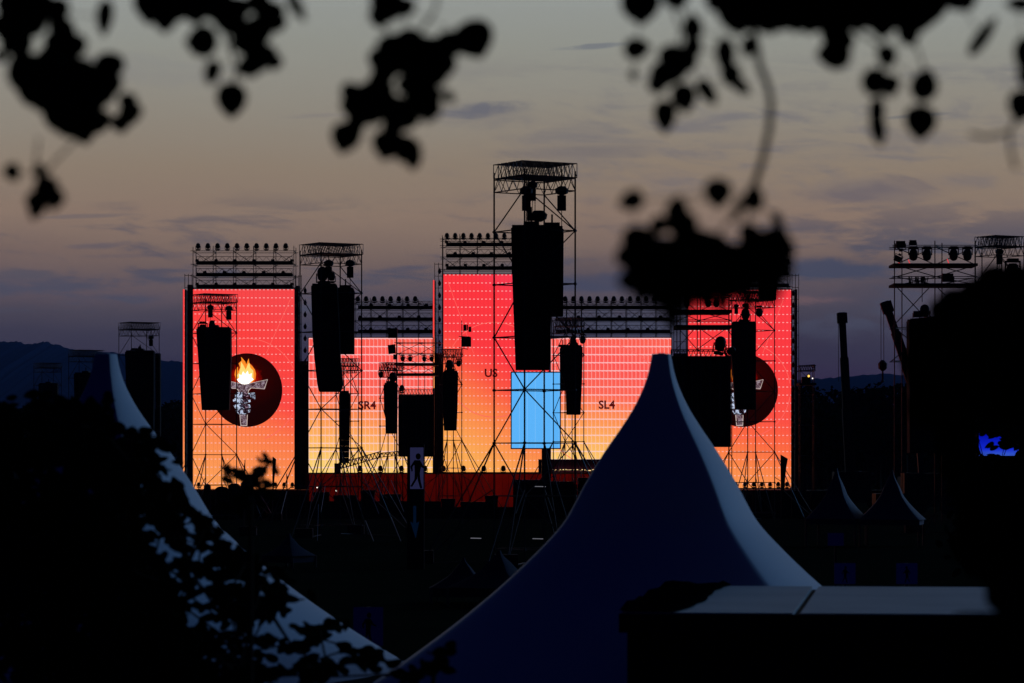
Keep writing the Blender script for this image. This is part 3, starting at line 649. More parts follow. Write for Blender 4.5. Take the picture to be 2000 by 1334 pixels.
# screen backs
def screen_back(label, x0, x1, y0, y1, D, dp=1.2):
    t = thing('video_screen', label, 'screen', W(x0, y1, D), 'delay screens seen from behind')
    a, b = W(x0, y1, D), W(x1, y0, D); MB().box((a.x, D, a.z), (b.x, D + dp, b.z)).build('back_panel', M_black, t)
    m = MB(); n = 6
    for i in range(n + 1): x = a.x + .1 + (b.x - a.x - .2) * i / n; m.box((x - .04, D - .12, a.z + .05), (x + .04, D - .003, b.z - .05))
    m.build('rib', M_steel, t); m = MB(); m.lattice((a.x, D + .3, b.z + .03), (b.x, D + .3, b.z + .03), .35, .03, 12); m.build('top_truss', M_alu, t)
    return t
screen_back('black back of a delay screen before the SR4 screen', 778, 848, 771, 892, 236)
screen_back('big black back of a delay screen before the right torch screen', 1311, 1428, 697, 873, 165, 1.6)
def frame(label, xs, yt, yb, ledg, D, decks, dp=2.2, diag=True, foot=None, dshift=11):
    t = thing('screen_scaffold', label, 'scaffold', W((xs[0] + xs[-1]) / 2, gpy(D), D), 'scaffolds with hanging lamps')
    for x in xs:
        for k in (0, 1):
            p = W(x, yt, D) + Vector((k * dshift * S * D, k * dp, 0)); MB().bar((p.x, p.y, 0), p, .042 if D == 200 else .03).build('upright', M_steel, t)
    m = MB(); x0, x1 = xs[0], xs[-1]
    for y in ledg:
        m.bar(W(x0 - 4, y, D), W(x1 + 4, y, D), .03); m.bar(W(x0 - 2, y, D) + Vector((0, dp, 0)), W(x1 + 6, y, D) + Vector((0, dp, 0)), .03)
        for x in xs: m.bar(W(x, y, D), W(x, y, D) + Vector((dshift * S * D, dp, 0)), .03)
        m.build('ledger', M_steel, t); m = MB()
    m = MB(); ll = sorted(ledg + decks)
    if diag:
        for j in range(len(ll) - 1):
            if ll[j+1] - ll[j] < 14: continue
            for i in range(len(xs) - 1):
                m.bar(W(xs[i], ll[j], D), W(xs[i+1], ll[j+1], D), .034 if D == 200 else .022, 3); m.bar(W(xs[i+1], ll[j], D) + Vector((0, dp, 0)), W(xs[i], ll[j+1], D) + Vector((0, dp, 0)), .034 if D == 200 else .022, 3)
        m.build('brace', M_steel, t)
    for y in decks:
        a, b = W(x0 - 2, y, D), W(x1 + 4, y, D); m = MB(); m.box((a.x, D - .2, a.z - .08), (b.x, D + dp + .3, a.z + .08)); m.build('deck', M_deck, t)
    return t
frame('scaffold with four hanging lamps above the black screen back before SR4', [774, 817, 852], 660, 770, [669, 690], 236, [711, 731])
lamp_row([786.5, 801, 828.5, 843], 693, 234.6, 'in the hanging row before the SR4 screen', 11.5, flip=True, dy=1.4)
frame('scaffold with two hanging lamps above the big black screen back', [1322, 1362, 1424], 577, 697, [577, 625, 683], 165, [608, 638])
lamp_row([1324, 1341, 1383, 1399], 581, 163.5, 'in the hanging row above the big black screen back', 17, flip=True, dy=1.4)
for (x, lb) in ((902, 'thin mast with two floodlight boxes left of the central tower'), (775.5, 'thin mast with a tilted box above the black screen back')):
    D = 233; t = thing('light_mast', lb, 'mast', W(x, gpy(D), D)); p = W(x, 626 if x > 800 else 640, D)
    MB().bar((p.x, p.y, 0), p, .04).build('pole', M_steel, t); m = MB()
    if x > 800:
        MB().box(W(905, 646, D), W(911, 634, D) + Vector((0, .3, 0))).build('lamp_box', M_fix, t); MB().box(W(911.6, 645, D), W(914, 634, D) + Vector((0, .3, 0))).build('lamp_box', M_fix, t); MB().box(W(915, 648, D), W(920.5, 638, D) + Vector((0, .3, 0))).build('lamp_box', M_fix, t)
        MB().box(W(901, 677, D), W(920, 658, D) + Vector((0, .5, 0))).build('lamp_box', M_fix, t); MB().bar(W(896, 657, D), W(918, 658, D), .04).build('bracket', M_fix, t); MB().bar(W(896, 679, D), W(914, 682, D), .04).build('bracket', M_fix, t)
    else:
        MB().box(W(758, 660, D), W(776, 641, D) + Vector((0, .5, 0))).build('lamp_box', M_fix, t); q9 = MB(); q9.add([W(757, 674, D), W(772, 672, D), W(773, 690, D), W(759, 692, D)] + [W(757, 674, D + .6), W(772, 672, D + .6), W(773, 690, D + .6), W(759, 692, D + .6)], [(0,1,2,3),(7,6,5,4),(0,4,5,1),(1,5,6,2),(2,6,7,3),(3,7,4,0)]); q9.build('lamp_box', M_fix, t)
        MB().box(W(768, 702, D), W(776, 692, D) + Vector((0, .3, 0))).build('lamp_box', M_fix, t)

# row of lamps standing on the stage front
lamp_row([388, 538, 555, 571], 953, 246, 'standing on the stage floor before the left torch screen', 9.5, dy=0)
lamp_row([703, 743, 784, 830, 866, 905, 945, 983], 924, 247.5, 'standing on the stage riser at the centre', 13, dy=0)
lamp_row([1437, 1455, 1472, 1488, 1504, 1520, 1537], 953, 246, 'standing on the stage floor before the right torch screen', 10.5, dy=0)
# little lit lamps
for (x, y, D, r, c, lb) in ((619.5, 952, 238, .06, lin(255, 236, 220), 'bright pinpoint lamp left on the stage front'), (656.5, 958.5, 238, .06, lin(255, 240, 220), 'bright pinpoint lamp right of another on the stage front'),
                            (1579.5, 734.5, 229, .085, lin(255, 196, 90), 'small yellow lamp at the right end of the stage'), (1587, 739, 229, .05, lin(255, 240, 230), 'tiny white lamp beside the small yellow lamp')):
    t = thing('small_lamp', lb, 'lamp', W(x, y, D)); MB().lathe(W(x, y, D), [(.01, -r), (r * .8, -r * .6), (r, 0), (r * .8, r * .6), (.01, r)], 8).build('bulb', emat('lamp_glow', c, 1.6), t)
    MB().box(W(x, y, D) + Vector((-r * 1.3, r * 1.05, -r * 1.3)), W(x, y, D) + Vector((r * 1.3, r * 3, r * 1.3))).build('housing', M_fix, t)
# slanting truss arm on the stage
t = thing('truss_arm', 'slanting truss arm rising to the right on the stage floor', 'truss', W(655, 923, 243)); m = MB()
m.boxtruss(W(655, 918, 243), W(742, 893, 243), .42, (0, .4, 0), .05, 12); m.build('arm', M_alu, t); m = MB(); m.boxtruss(W(742, 893, 243), W(780, 889, 243), .3, (0, .4, 0), .04, 5); m.build('boom_tip', M_alu, t)
m = MB(); m.box(W(653, 935, 242.8), W(664, 905, 242.8) + Vector((0, .8, 0))); m.build('counterweight', M_black, t)

# end tower with the yellow lamp
frame('slim reddish scaffold mast at the right end of the stage', [1563, 1590], 714, 960, [714, 724, 770, 830, 890], 230, [750], diag=True, dshift=3)
m = MB(); m.lattice(W(1560, 724, 229.6), W(1592, 722, 229.6), .35, .04, 7); m.box(W(1566, 750, 229.6), W(1583, 736, 229.6) + Vector((0, .5, 0))); tag(m.build('lamp_rig', M_fix), 'lamp rig on the slim mast at the right end of the stage', 'rig')

# right hand tower against the sky
frame('wide scaffold tower against the sky at right', [1747, 1826, 1905], 470, 1020, [479, 482, 540, 640, 705], 200, [517, 556], dshift=23)
lamp_row([1784, 1810.5, 1862.5, 1889.5], 481, 199.5, 'in the hanging row in the wide tower at right', 25, flip=True, dy=1.4)
FL.place(W(1759, 488, 199.4), 'cluster lamp at the top left corner of the wide tower at right', 'corner lamps of the wide tower at right', scale=1.0)
FL.place(W(1757, 498, 199.2), 'lower tilted lamp in the top left corner of the wide tower at right', 'corner lamps of the wide tower at right', rot=(R(180), R(25), 0), scale=.8)
FL.place(W(1783, 482, 199.4), 'box lamp lying on the top rail of the wide tower at right', 'corner lamps of the wide tower at right', scale=.75)
FL.place(W(1851, 555, 199.6), 'box lamp on the lower deck of the wide tower at right', 'corner lamps of the wide tower at right', scale=1.2)
hang('black speaker hang in the wide tower at right', [(626, 1776, 1862), (885, 1777, 1862)], 199, 12, 1.6)
spot(1806, 626, 199.4, 'moving head lamp upon the hang in the wide tower at right', 1.0); FL.place(W(1792, 623, 199.4), 'box lamp upon the hang in the wide tower at right', 'corner lamps of the wide tower at right', scale=.9)
m = MB(); m.bar(W(1801, 560, 199.5), W(1801, 590, 199.5), .03); tag(m.build('chain', M_steel), 'chain hanging over the hang in the wide tower at right', 'chain')
t = thing('coiled_cable_bundle', 'heap of cable on the lower deck of the wide tower', 'cable', W(1790, 556, 199.4)); m = MB(); rnd = random.Random(9)
for i in range(26): x = rnd.uniform(1772, 1810); m.bar(W(x, 555, 199.4), W(x + rnd.uniform(-3, 3), 540, 199.4 + rnd.random()), .03)
m.build('cable', M_fix, t)
m = MB()
for x in (1754, 1774, 1850): m.bar(W(x, 504 + (x % 7), 200.5), W(x + 3, 512 + (x % 7), 200.5), .035)
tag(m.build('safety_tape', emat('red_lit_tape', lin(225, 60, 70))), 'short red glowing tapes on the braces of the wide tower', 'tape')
tower('speaker tower rising at the right edge of the photo', 1906, 1998, 462, 176)
hang('speaker hang mostly hidden by leaves at right edge', [(545, 1930, 1985), (760, 1934, 1980)], 174.5, 12, 1.2)
hoist(1952, 500, 175.4, 'chain hoist in the tower at the right edge', .9); spot(1978, 505, 175, 'moving head lamp in the tower at the right edge', 1.2, (R(180), 0, 0))

# ------------------------------------------------------------------ cranes
M_crane = mat('crane_paint', (.045, .035, .02), .6)
def crane(label, base, tip, D, cables, hook):
    t = thing('mobile_crane', label, 'crane', W(base[0], gpy(D), D), 'mobile cranes')
    P0, P1 = W(*base, D), W(*tip, D); ax = (P1 - P0); Ln = ax.length; ax.normalize(); wd = .27 if hook else .30
    rot = ax.to_track_quat('Z', 'Y').to_matrix().to_4x4(); 
    for i, (f0, f1, s_) in enumerate(((0, .42, 1.0), (.40, .74, .84), (.72, 1.0, .68))):
        Mx = Matrix.Translation(P0 + ax * Ln * f0) @ rot; MB().box((-wd * s_, -.4 * s_, 0), (wd * s_, .4 * s_, Ln * (f1 - f0)), Mx).build('boom_section', M_crane, t)
    Mx = Matrix.Translation(P1) @ rot; m = MB(); m.box((-wd * 1.15, -.4, -.6), (wd * 1.15, .4, .25), Mx); m.box((-wd * (3.6 if hook else 1.8), -.25, -.2), (0, .25, .3), Mx); m.build('boom_head', M_fix, t)
    m = MB()
    for (x, ya, yb) in cables: m.bar(W(x, ya, D), W(x + .3, yb, D), .028, 4)
    m.build('cable', M_steel, t)
    if hook:
        c = W(*hook, D); m = MB(); m.lathe(c, [(.1, -.25), (.32, -.05), (.34, .3), (.12, .55)], 8); m.bar(c - Vector((0, 0, .9)), c, .08); m.lathe(c - Vector((0, 0, 1.1)), [(.04, 0), (.15, .08), (.04, .25)], 6); m.build('hook_block', M_fix, t)
    bx = P0.x; m = MB(); m.box((bx - 3.5, D - 1.3, .6), (bx + 5.5, D + 1.3, 1.6)); m.box((bx + 4.0, D - 1.2, 1.6), (bx + 5.5, D + 1.2, 2.7)); m.build('carrier', M_fix, t)
    m = MB(); m.box((bx - 1.4, D - 1.2, 1.6), (bx + 1.6, D + 1.2, 3.1)); m.build('superstructure', M_fix, t)
    for i in range(4): MB().lathe((bx - 2.6 + i * 2.2, D - 1.45, .62), [(.2, -.05), (.6, 0), (.62, .3), (.2, .36)], 14, 'Y').build('wheel', M_black, t)
    MB().bar((bx, D, 2.9), P0 + ax * 1.5, .3).build('derrick_cylinder', M_steel, t)
    return t
crane('near vertical crane boom right of the stage', (1661, 930), (1644.5, 617), 262, [(1637.5, 622, 745), (1642.5, 640, 745)], None)
crane('leaning crane boom with dangling hook block', (1800, 800), (1731, 596), 235, [(1720.5, 600, 712), (1726, 600, 712), (1728.5, 600, 616)], (1724, 718))

# ------------------------------------------------------------------ flags, sign tower
def blade_flag(label, pts, D):
    t = thing('blade_flag', label, 'flag', W(pts[0][0], gpy(D), D), 'tall narrow flags before the stage'); k = [W(x, y, D) for x, y in pts]
    m = MB(); n = len(k); m.add(k + [p + Vector((0, .03, 0)) for p in k], [tuple(range(n)), tuple(range(n, 2*n))[::-1]] + [(i, n+i, n+(i+1)%n, (i+1)%n) for i in range(n)]); m.build('cloth', M_deck, t)
    MB().bar((k[-1].x, D, 0), k[0], .03).build('pole', M_steel, t)
blade_flag('blade flag at left with slanted top before the left torch screen', [(533, 892), (539.5, 897), (538, 915), (536, 935), (534, 965), (532, 965)], 200)
blade_flag('pointed thin flag furthest left before the left torch screen', [(478.5, 898), (479, 915), (478.5, 965), (474, 965), (476, 912)], 190)
blade_flag('blade flag before the right torch screen', [(1525, 888), (1539, 896), (1536, 912), (1534, 930), (1532, 958), (1526, 958)], 200)
blade_flag('small upright banner right of the left torch screen foot', [(560, 925), (561.5, 930), (561.5, 965), (559.5, 965)], 195)

def person_icon(c, h, y, parent, walk=1):
    k = h / 100
    def P(pts): return [(c.x + x * k * walk, c.z + z * k) for x, z in pts]
    m = MB(); m.poly([(c.x + walk * 3 * k + 8 * k * math.cos(a * math.pi / 8), c.z + 88 * k + 10 * k * math.sin(a * math.pi / 8)) for a in range(16)], y)
    m.poly(P([(-10, 76), (9, 76), (13, 62), (8, 34), (-8, 34), (-9, 60)]), y); m.poly(P([(-9, 76), (-22, 56), (-18, 40), (-14, 42), (-15, 55), (-5, 68)]), y)
    m.poly(P([(9, 76), (19, 58), (30, 52), (28, 47), (14, 53), (6, 66)]), y); m.poly(P([(-8, 36), (2, 36), (0, 18), (-16, -8), (-22, -6), (-9, 16)]), y); m.poly(P([(0, 36), (8, 36), (10, 14), (16, -12), (9, -13), (2, 12)]), y)
    return m.build('pictogram', M_sblack, parent)
D = 118; t = thing('exit_pylon', 'tall black pylon with walking figure sign and down arrow', 'sign', W(812, gpy(D), D))
m = MB(); a, b = W(795, 0, D), W(828, 872, D); m.box((a.x, D + .03, 0), (b.x, D + .6, b.z + .1)); m.build('pylon_body', M_black, t)
M_sign = mat('lit_sign_sheet', (0.62, 0.60, 0.85), .6, 0, .1, 3)
a, b = W(801, 955, D), W(827, 874, D); MB().box((a.x, D - .02, a.z), (b.x, D + .025, b.z)).build('panel', emat('faint_emissive_panel', lin(32, 33, 62)), t)  # sign panel carries a faint even emission
person_icon(W(815, 946, D), 62 * S * D, D - .03, t)
c = W(810, 1020, D); k = S * D; M_arrow = emat('faint_blue_arrow', lin(1, 12, 30))
MB().poly([(c.x + x * k, c.z + z * k) for x, z in ((-3, 32), (3, 32), (3, -2), (9, 2), (2, -32), (-9, 2), (-3, -2))], D - .01, .03).build('arrow', M_arrow, t)
def board(label, x0, x1, y0, y1, D, kf, icon, walk=1):
    t = thing('sign_board', label, 'sign', W((x0 + x1) / 2, gpy(D), D), 'pictogram boards in the dark field')
    a, b = W(x0, y1, D), W(x1, y0, D); MB().box((a.x, D, a.z), (b.x, D + .05, b.z)).build('panel', emat('faint_blue_panel', lin(*kf)), t)
    MB().bar(((a.x + b.x) / 2, D + .1, 0), ((a.x + b.x) / 2, D + .1, b.z), .04).build('post', M_steel, t)
    if icon: person_icon(Vector(((a.x + b.x) / 2, 0, a.z + (b.z - a.z) * .16)), (b.z - a.z) * .72, D - .01, t, walk)
board('dim blue board with a striding figure at lower centre left', 690, 748, 1186, 1262, 52, (1, 1, 18), True)
board('dim board with hand like figure, left one above the cabin roof', 1630, 1671, 1100, 1141, 60, (1, 2, 22), True)
board('dim board with mirrored figure, right one above the cabin roof', 1751, 1792, 1100, 1141, 60, (1, 2, 22), True, -1)
board('highest dim board above the cabin roof', 1617, 1648, 1041, 1066, 80, (1, 1, 18), False)

# fences: long black hoarding in front of the stage
t = thing('site_hoarding', 'long black hoarding standing in front of the stage', 'fence', W(960, gpy(222), 222))
for i in range(34):
    x0 = 330 + i * 38; x1 = x0 + 37.4; yt = 966 if i < 7 else (979 if i < 14 else (991 if i < 18 else (946 if i < 27 else (959 if i > 29 else 966))))
    if i in (3, 4, 5): yt = 958
    m = MB(); m.box((W(x0, 0, 222).x, 222, 0), (W(x1, 0, 222).x, 222.08, W(0, yt, 222).z)); m.build('panel', M_black, t)
t = thing('crowd_barrier_structure', 'dark lump of covered equipment below the left torch screen', 'equipment', W(480, gpy(218), 218))
m = MB(); rnd = random.Random(5)
for (x0, x1, yy) in ((398, 412, 946), (420, 446, 951), (446, 470, 945), (470, 492, 940), (490, 496, 950)): m.lathe(W((x0+x1)/2, gpy(218), 218), [((x1-x0)*.5*S*218, 0), ((x1-x0)*.5*S*218, (gpy(218)-yy-4)*S*218), ((x1-x0)*.3*S*218, (gpy(218)-yy)*S*218), (.05, (gpy(218)-yy+1)*S*218)], 10)
m.build('cover', M_black, t)
# glinting guy ropes
M_rope = mat('pale_rope', (.30, .30, .34), .5, 0, .1)
for i, (a, b) in enumerate((((700, 905), (740, 1003)), ((764, 938), (789, 1000)), ((622, 985), (620, 1056)), ((635, 950), (627, 1000)), ((714, 1017), (730, 1057)), ((764, 1010), (783, 1057)), ((560, 960), (549, 1004)))):
    tag(MB().bar(W(*a, 165 - i), W(*b, 158 - i), .018, 4).build('guy_rope', M_rope), ['long pale guy rope slanting down left of the exit pylon', 'short pale guy rope nearest the exit pylon', 'near upright guy rope under the left double tower', 'short guy rope on the left of the double tower foot',
        'lower guy rope with faint glint below the long one', 'lower guy rope right of the long one', 'guy rope furthest left below the stage'][i], 'rope', 'pale guy ropes below the towers')

# ------------------------------------------------------------------ pagoda tents
M_tent = mat('white_tent_fabric', (0.70, 0.75, 0.80), 0.6, 0, 0.06, 1.6, 0.12, spec=0.2)
PROF = [(5.10, .115), (4.92, .15), (4.74, .22), (4.53, .34), (4.32, .50), (4.106, .68), (3.76, .93), (3.42, 1.13), (3.26, 1.28), (3.0, 1.58), (2.73, 1.92), (2.42, 2.36), (2.12, 2.83), (1.89, 3.22), (1.80, 3.38)]
def tent(label, cx, cy, yaw, sc=1.0, zs=1.0, m_=None, walls=True, name_mat=None):
    m_ = m_ or M_tent; t = thing('pagoda_tent', label, 'tent', Vector((cx, cy, 0)), 'white peaked pagoda tents')
    prof = []
    for (z0, r0), (z1, r1) in zip(PROF, PROF[1:]):
        for k in range(3): f = k / 3; prof.append((z0 + (z1 - z0) * f, r0 + (r1 - r0) * f))
    prof.append(PROF[-1])
    for _ in range(2): prof = [prof[0]] + [((a[0] + 2*b[0] + c[0]) / 4, (a[1] + 2*b[1] + c[1]) / 4) for a, b, c in zip(prof, prof[1:], prof[2:])] + [prof[-1]]
    n = 14; cnr = [yaw + 90 * i for i in range(4)]
    roof = MB(); NS = 96; pe = 1.22
    vs = []; fs = []
    for (z, r) in prof:
        for j in range(NS):
            f = 2 * math.pi * j / NS; f += 0.16 * math.sin(4 * f) * -1
            c_, s_ = math.cos(f), math.sin(f); rr = (abs(c_) ** pe + abs(s_) ** pe) ** (-1 / pe) * r
            th = f + R(yaw); vs.append(Vector((cx + rr * math.cos(th) * sc, cy + rr * math.sin(th) * sc, z * zs)))
    for i in range(len(prof) - 1):
        for j in range(NS): fs.append((i * NS + j, (i + 1) * NS + j, (i + 1) * NS + (j + 1) % NS, i * NS + (j + 1) % NS))
    roof.add(vs, fs)
    roof.build('canopy', m_, t, True)
    m = MB(); zt = PROF[0][0] * zs
    m.lathe((cx, cy, zt - .05), [(.10 * sc, 0), (.085 * sc, .03), (.03, .06)], 12); m.build('peak_cap', m_, t)
    ze, re = PROF[-1]; ze *= zs; C = [Vector((cx + math.cos(R(a)) * re * sc, cy + math.sin(R(a)) * re * sc, 0)) for a in cnr]
    v = MB()
    for q in range(4):
        a, b = C[q], C[(q+1) % 4]; N_ = 10
        for i in range(N_): p, p2 = a.lerp(b, i / N_), a.lerp(b, (i + 1) / N_); v.add([p + Vector((0,0,ze)), p2 + Vector((0,0,ze)), p2 + Vector((0,0,ze - .25)), p + Vector((0,0,ze - .25))], [(0,1,2,3)]); 
    v.build('valance', m_, t)
    for c in C: ci = c.lerp(Vector((cx, cy, 0)), .02); MB().box((ci.x - .04, ci.y - .04, 0), (ci.x + .04, ci.y + .04, ze - .02)).build('post', M_alu, t)
    return t
TD = 33.0
tent('large white peaked tent in the centre right foreground', W(1292, 0, TD).x, TD, 31.2)
tent('large white peaked tent at left, half hidden by leaves', W(207, 0, TD).x, TD, 23.0)
M_shaded_tent = mat('shaded_tent_fabric', (0.018, 0.022, 0.05), .9, 0, .1)  # white tents standing in shade: the darkness is put into the fabric colour
M_dimmed_tent = mat('dimmed_tent_fabric', (0.06, 0.07, 0.11), .7, 0, .1)  # small tents at right, their shade likewise painted as a darker fabric
tent('small peaked tent just right of the stage end', W(1634, 0, 150).x, 150, 25, .50, .715, M_dimmed_tent)
tent('small peaked tent right of the crane foot', W(1742, 0, 150).x, 150, 33, .58, .70, M_dimmed_tent)
tent('faint small tent roof in the dark field below the central tower', W(905, 0, 90).x, 90, 40, .35, .25, M_shaded_tent)
tent('second faint small tent roof in the dark field beside the central tent flank', W(975, 0, 88).x, 88, 20, .45, .30, M_shaded_tent)
tent('faint low tent between left torch screen and pylon', W(565, 0, 120).x, 120, 10, .3, .25, M_shaded_tent)

# blue lit thing seen through the leaves at right
a, b = W(1912, 890, 140), W(1990, 846, 140); t = thing('blue_lit_screen', 'small glowing blue screen peeping through dark leaves at right', 'screen', a)
q = MB(); q.add([a, (b.x, a.y, a.z), b, (a.x, a.y, b.z)], [(0, 1, 2, 3)]); mb_ = emat('glow_blue', lin(16, 40, 255), .6); tb = NT(mb_.node_tree); zz_ = tb.xyz(tb.node('ShaderNodeTexCoord').outputs['Object'])[2]
tb.L.new(tb.ramp(tb.m('DIVIDE', zz_, b.z - a.z), [(0, lin(70, 116, 255)), (.3, lin(24, 50, 250)), (1, lin(0, 8, 190))]), mb_.node_tree.nodes['Emission'].inputs[0])
q.build('display', mb_, t)
MB().box((a.x - .1, 140.01, a.z - .1), (b.x + .1, 140.3, b.z + .1)).build('housing', M_house, t)
MB().bar(((a.x + b.x) / 2, 140.2, 0), ((a.x + b.x) / 2, 140.2, a.z), .1).build('stand', M_steel, t)

# ------------------------------------------------------------------ site cabin, lower right
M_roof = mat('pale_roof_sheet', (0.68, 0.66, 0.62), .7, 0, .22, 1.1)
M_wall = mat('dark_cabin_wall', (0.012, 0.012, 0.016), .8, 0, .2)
t = thing('site_cabin', 'dark site cabin with pale flat roof at lower right', 'cabin', W(1225, gpy(25.2), 25.2))
yaw = R(-7); base_ = Vector(t.location); base_.z = 0; RZ = Matrix.Translation(base_) @ Matrix.Rotation(yaw, 4, 'Z'); zr = 2.81
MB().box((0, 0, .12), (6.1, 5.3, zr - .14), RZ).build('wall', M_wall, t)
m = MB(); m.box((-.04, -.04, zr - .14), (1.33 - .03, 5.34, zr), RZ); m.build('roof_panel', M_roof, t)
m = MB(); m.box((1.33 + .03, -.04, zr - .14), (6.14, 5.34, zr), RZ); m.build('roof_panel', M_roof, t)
m = MB(); m.box((-.06, -.075, zr - .16), (6.16, -.042, zr - .01), RZ); m.build('fascia', M_wall, t)
m = MB(); m.box((1.305, 0.0, zr - .10), (1.355, 5.3, zr - .03), RZ); m.build('seam', M_sblack, t)
for i in range(9): MB().box((.35 + i * .62, -.015, .5), (.40 + i * .62, -.003, zr - .35), RZ).build('wall_rib', M_wall, t)
m = MB(); rnd = random.Random(2); NX, NY = 14, 12; vs = []
for i in range(NX + 1):
    for j in range(NY + 1):
        x = -.08 + (.47 - .0 * j) * i / NX * (1.0 + .35 * j / NY); y = -.05 + 5.4 * j / NY; edge = (i in (0, NX)) or (j in (0, NY))
        x += rnd.uniform(-.02, .02) + (.05 * math.sin(y * 1.1) if i == NX else 0)
        vs.append(RZ @ Vector((max(-.1, x), y, zr + .012 + (0 if edge else rnd.uniform(.015, .06)))))
m.add(vs, [(i*(NY+1)+j, (i+1)*(NY+1)+j, (i+1)*(NY+1)+j+1, i*(NY+1)+j+1) for i in range(NX) for j in range(NY)])
M_tarp = mat('black_tarp', (0.002, 0.002, 0.003), 1.0, 0, .1, spec=0.0)
tag(m.build('tarpaulin', M_tarp, smooth=True), 'crumpled black tarpaulin over left end of the cabin roof', 'tarpaulin')

# ------------------------------------------------------------------ trees beyond the field
def tree_mesh(seed, H=11.0, Wd=4.5):
    rnd = random.Random(seed); cr = MB(); tr = MB()
    tr.bar((0, 0, 0), (0, 0, H * .55), .28, 7, .16); lob = []
    for i in range(9):
        a = rnd.uniform(0, 6.28); rr = rnd.uniform(.2, .62) * Wd; z = H * rnd.uniform(.45, .88)
        c = Vector((rr * math.cos(a), rr * math.sin(a), z)); tr.bar((0, 0, H * rnd.uniform(.3, .5)), c, .10, 5, .03); lob.append((c, rnd.uniform(.28, .45) * Wd))
    lob.append((Vector((0, 0, H * .86)), Wd * .36))
    for c, r in lob:
        for k in range(230):
            v = Vector((rnd.gauss(0, 1), rnd.gauss(0, 1), rnd.gauss(0, 1))).normalized() * r * rnd.uniform(.55, 1.08); v.z *= .8; p = c + v
            u = Vector((rnd.gauss(0, 1), rnd.gauss(0, 1), rnd.gauss(0, 1))).normalized(); w_ = u.orthogonal().normalized(); s_ = rnd.uniform(.16, .36)
            cr.add([p - u * s_, p + w_ * s_ * .6, p + u * s_, p - w_ * s_ * .6], [(0, 1, 2, 3)])
    return tr, cr
protos = []
for s_ in range(3):
    t = thing('broadleaf_tree', None, 'tree'); tr, cr = tree_mesh(40 + s_); tr.build('trunk', M_bark, t); cr.build('crown', M_fleaf, t); protos.append(Proto(t))
spec = []
for i, (x, ytop, D) in enumerate([(-40, 788, 520), (20, 790, 530), (75, 792, 520), (130, 790, 540), (190, 786, 530), (245, 792, 520), (290, 790, 540), (335, 780, 430), (352, 776, 470),
        (1572, 745, 330), (1590, 770, 320), (1612, 792, 300), (1640, 788, 330), (1668, 765, 330), (1690, 752, 320), (1716, 744, 330), (1742, 747, 320), (1768, 742, 335), (1795, 746, 320), (1822, 738, 310), (1850, 735, 330), (1880, 740, 320), (1915, 730, 330), (1950, 735, 320), (1990, 728, 330)]):
    spec.append((x, ytop, D))
for i, (x, ytop, D) in enumerate(spec):
    H = W(0, ytop, D).z; side = 'left treeline' if x < 400 else 'treeline right of the stage'; k = i if x < 400 else i - 9
    o = protos[i % 3].place((W(x, 0, D).x, D, 0), '%s dark tree from the left in the %s' % (ORD[k], side), 'dark trees on the horizon', rot=(0, 0, i * 1.3), sc3=(max(1.0, H / 11) * 1.05,) * 2 + (H / 11,))
# solid low woodland behind them
def wood(label_unused, x0, x1, y, D, seed):
    rnd = random.Random(seed); m = MB()
    for i in range(5200):
        px = rnd.uniform(x0, x1); top = y + 6 * math.sin(px * .07) + 5 * math.sin(px * .19 + 1); p = W(px, 0, D + rnd.uniform(0, 14)); zt = W(0, top, D).z
        p.z = zt * math.sqrt(rnd.random()); u = Vector((rnd.gauss(0,1), rnd.gauss(0,.5), rnd.gauss(0,1))).normalized(); w_ = u.orthogonal().normalized(); s_ = rnd.uniform(.5, 1.1)
        m.add([p - u * s_, p + w_ * s_ * .6, p + u * s_, p - w_ * s_ * .6], [(0, 1, 2, 3)])
    return m.build('woodland', M_fleaf)
tag(wood('', -120, 372, 803, 560, 1), kind='stuff'); tag(wood('', 1552, 2140, 800, 380, 2), kind='stuff')

# ------------------------------------------------------------------ foreground branches
def leaf(m, c, ln, wd, ang, rnd, tilt=.35, pointed=.5):
    """one leaf: ovate blade folded along its midrib, ang = direction of its tip in the picture plane (degrees, 0 = right, -90 = down)"""
    u = Vector((math.cos(R(ang)), rnd.uniform(-tilt, tilt), math.sin(R(ang)))).normalized()
    nrm = Vector((rnd.uniform(-tilt, tilt), -1, rnd.uniform(-tilt, tilt))).normalized(); v = u.cross(nrm).normalized(); nrm = v.cross(u)
    prof = [(-.5, 0.02), (-.46, .21), (-.36, .38), (-.18, .49), (.04, .48), (.24, .37), (.38, .20), (.46, .08), (.5, 0.0)]
    vs = []; n = len(prof)
    for s_, w_ in prof:
        cen = c + u * s_ * ln + nrm * (-.10 * ln * (s_ * s_)); vs += [cen + v * w_ * wd + nrm * w_ * wd * .25, cen, cen - v * w_ * wd + nrm * w_ * wd * .25]
    fs = []
    for i in range(n - 1):
        k = i * 3; fs += [(k, k + 3, k + 4, k + 1), (k + 1, k + 4, k + 5, k + 2)]
    m.add(vs, fs)
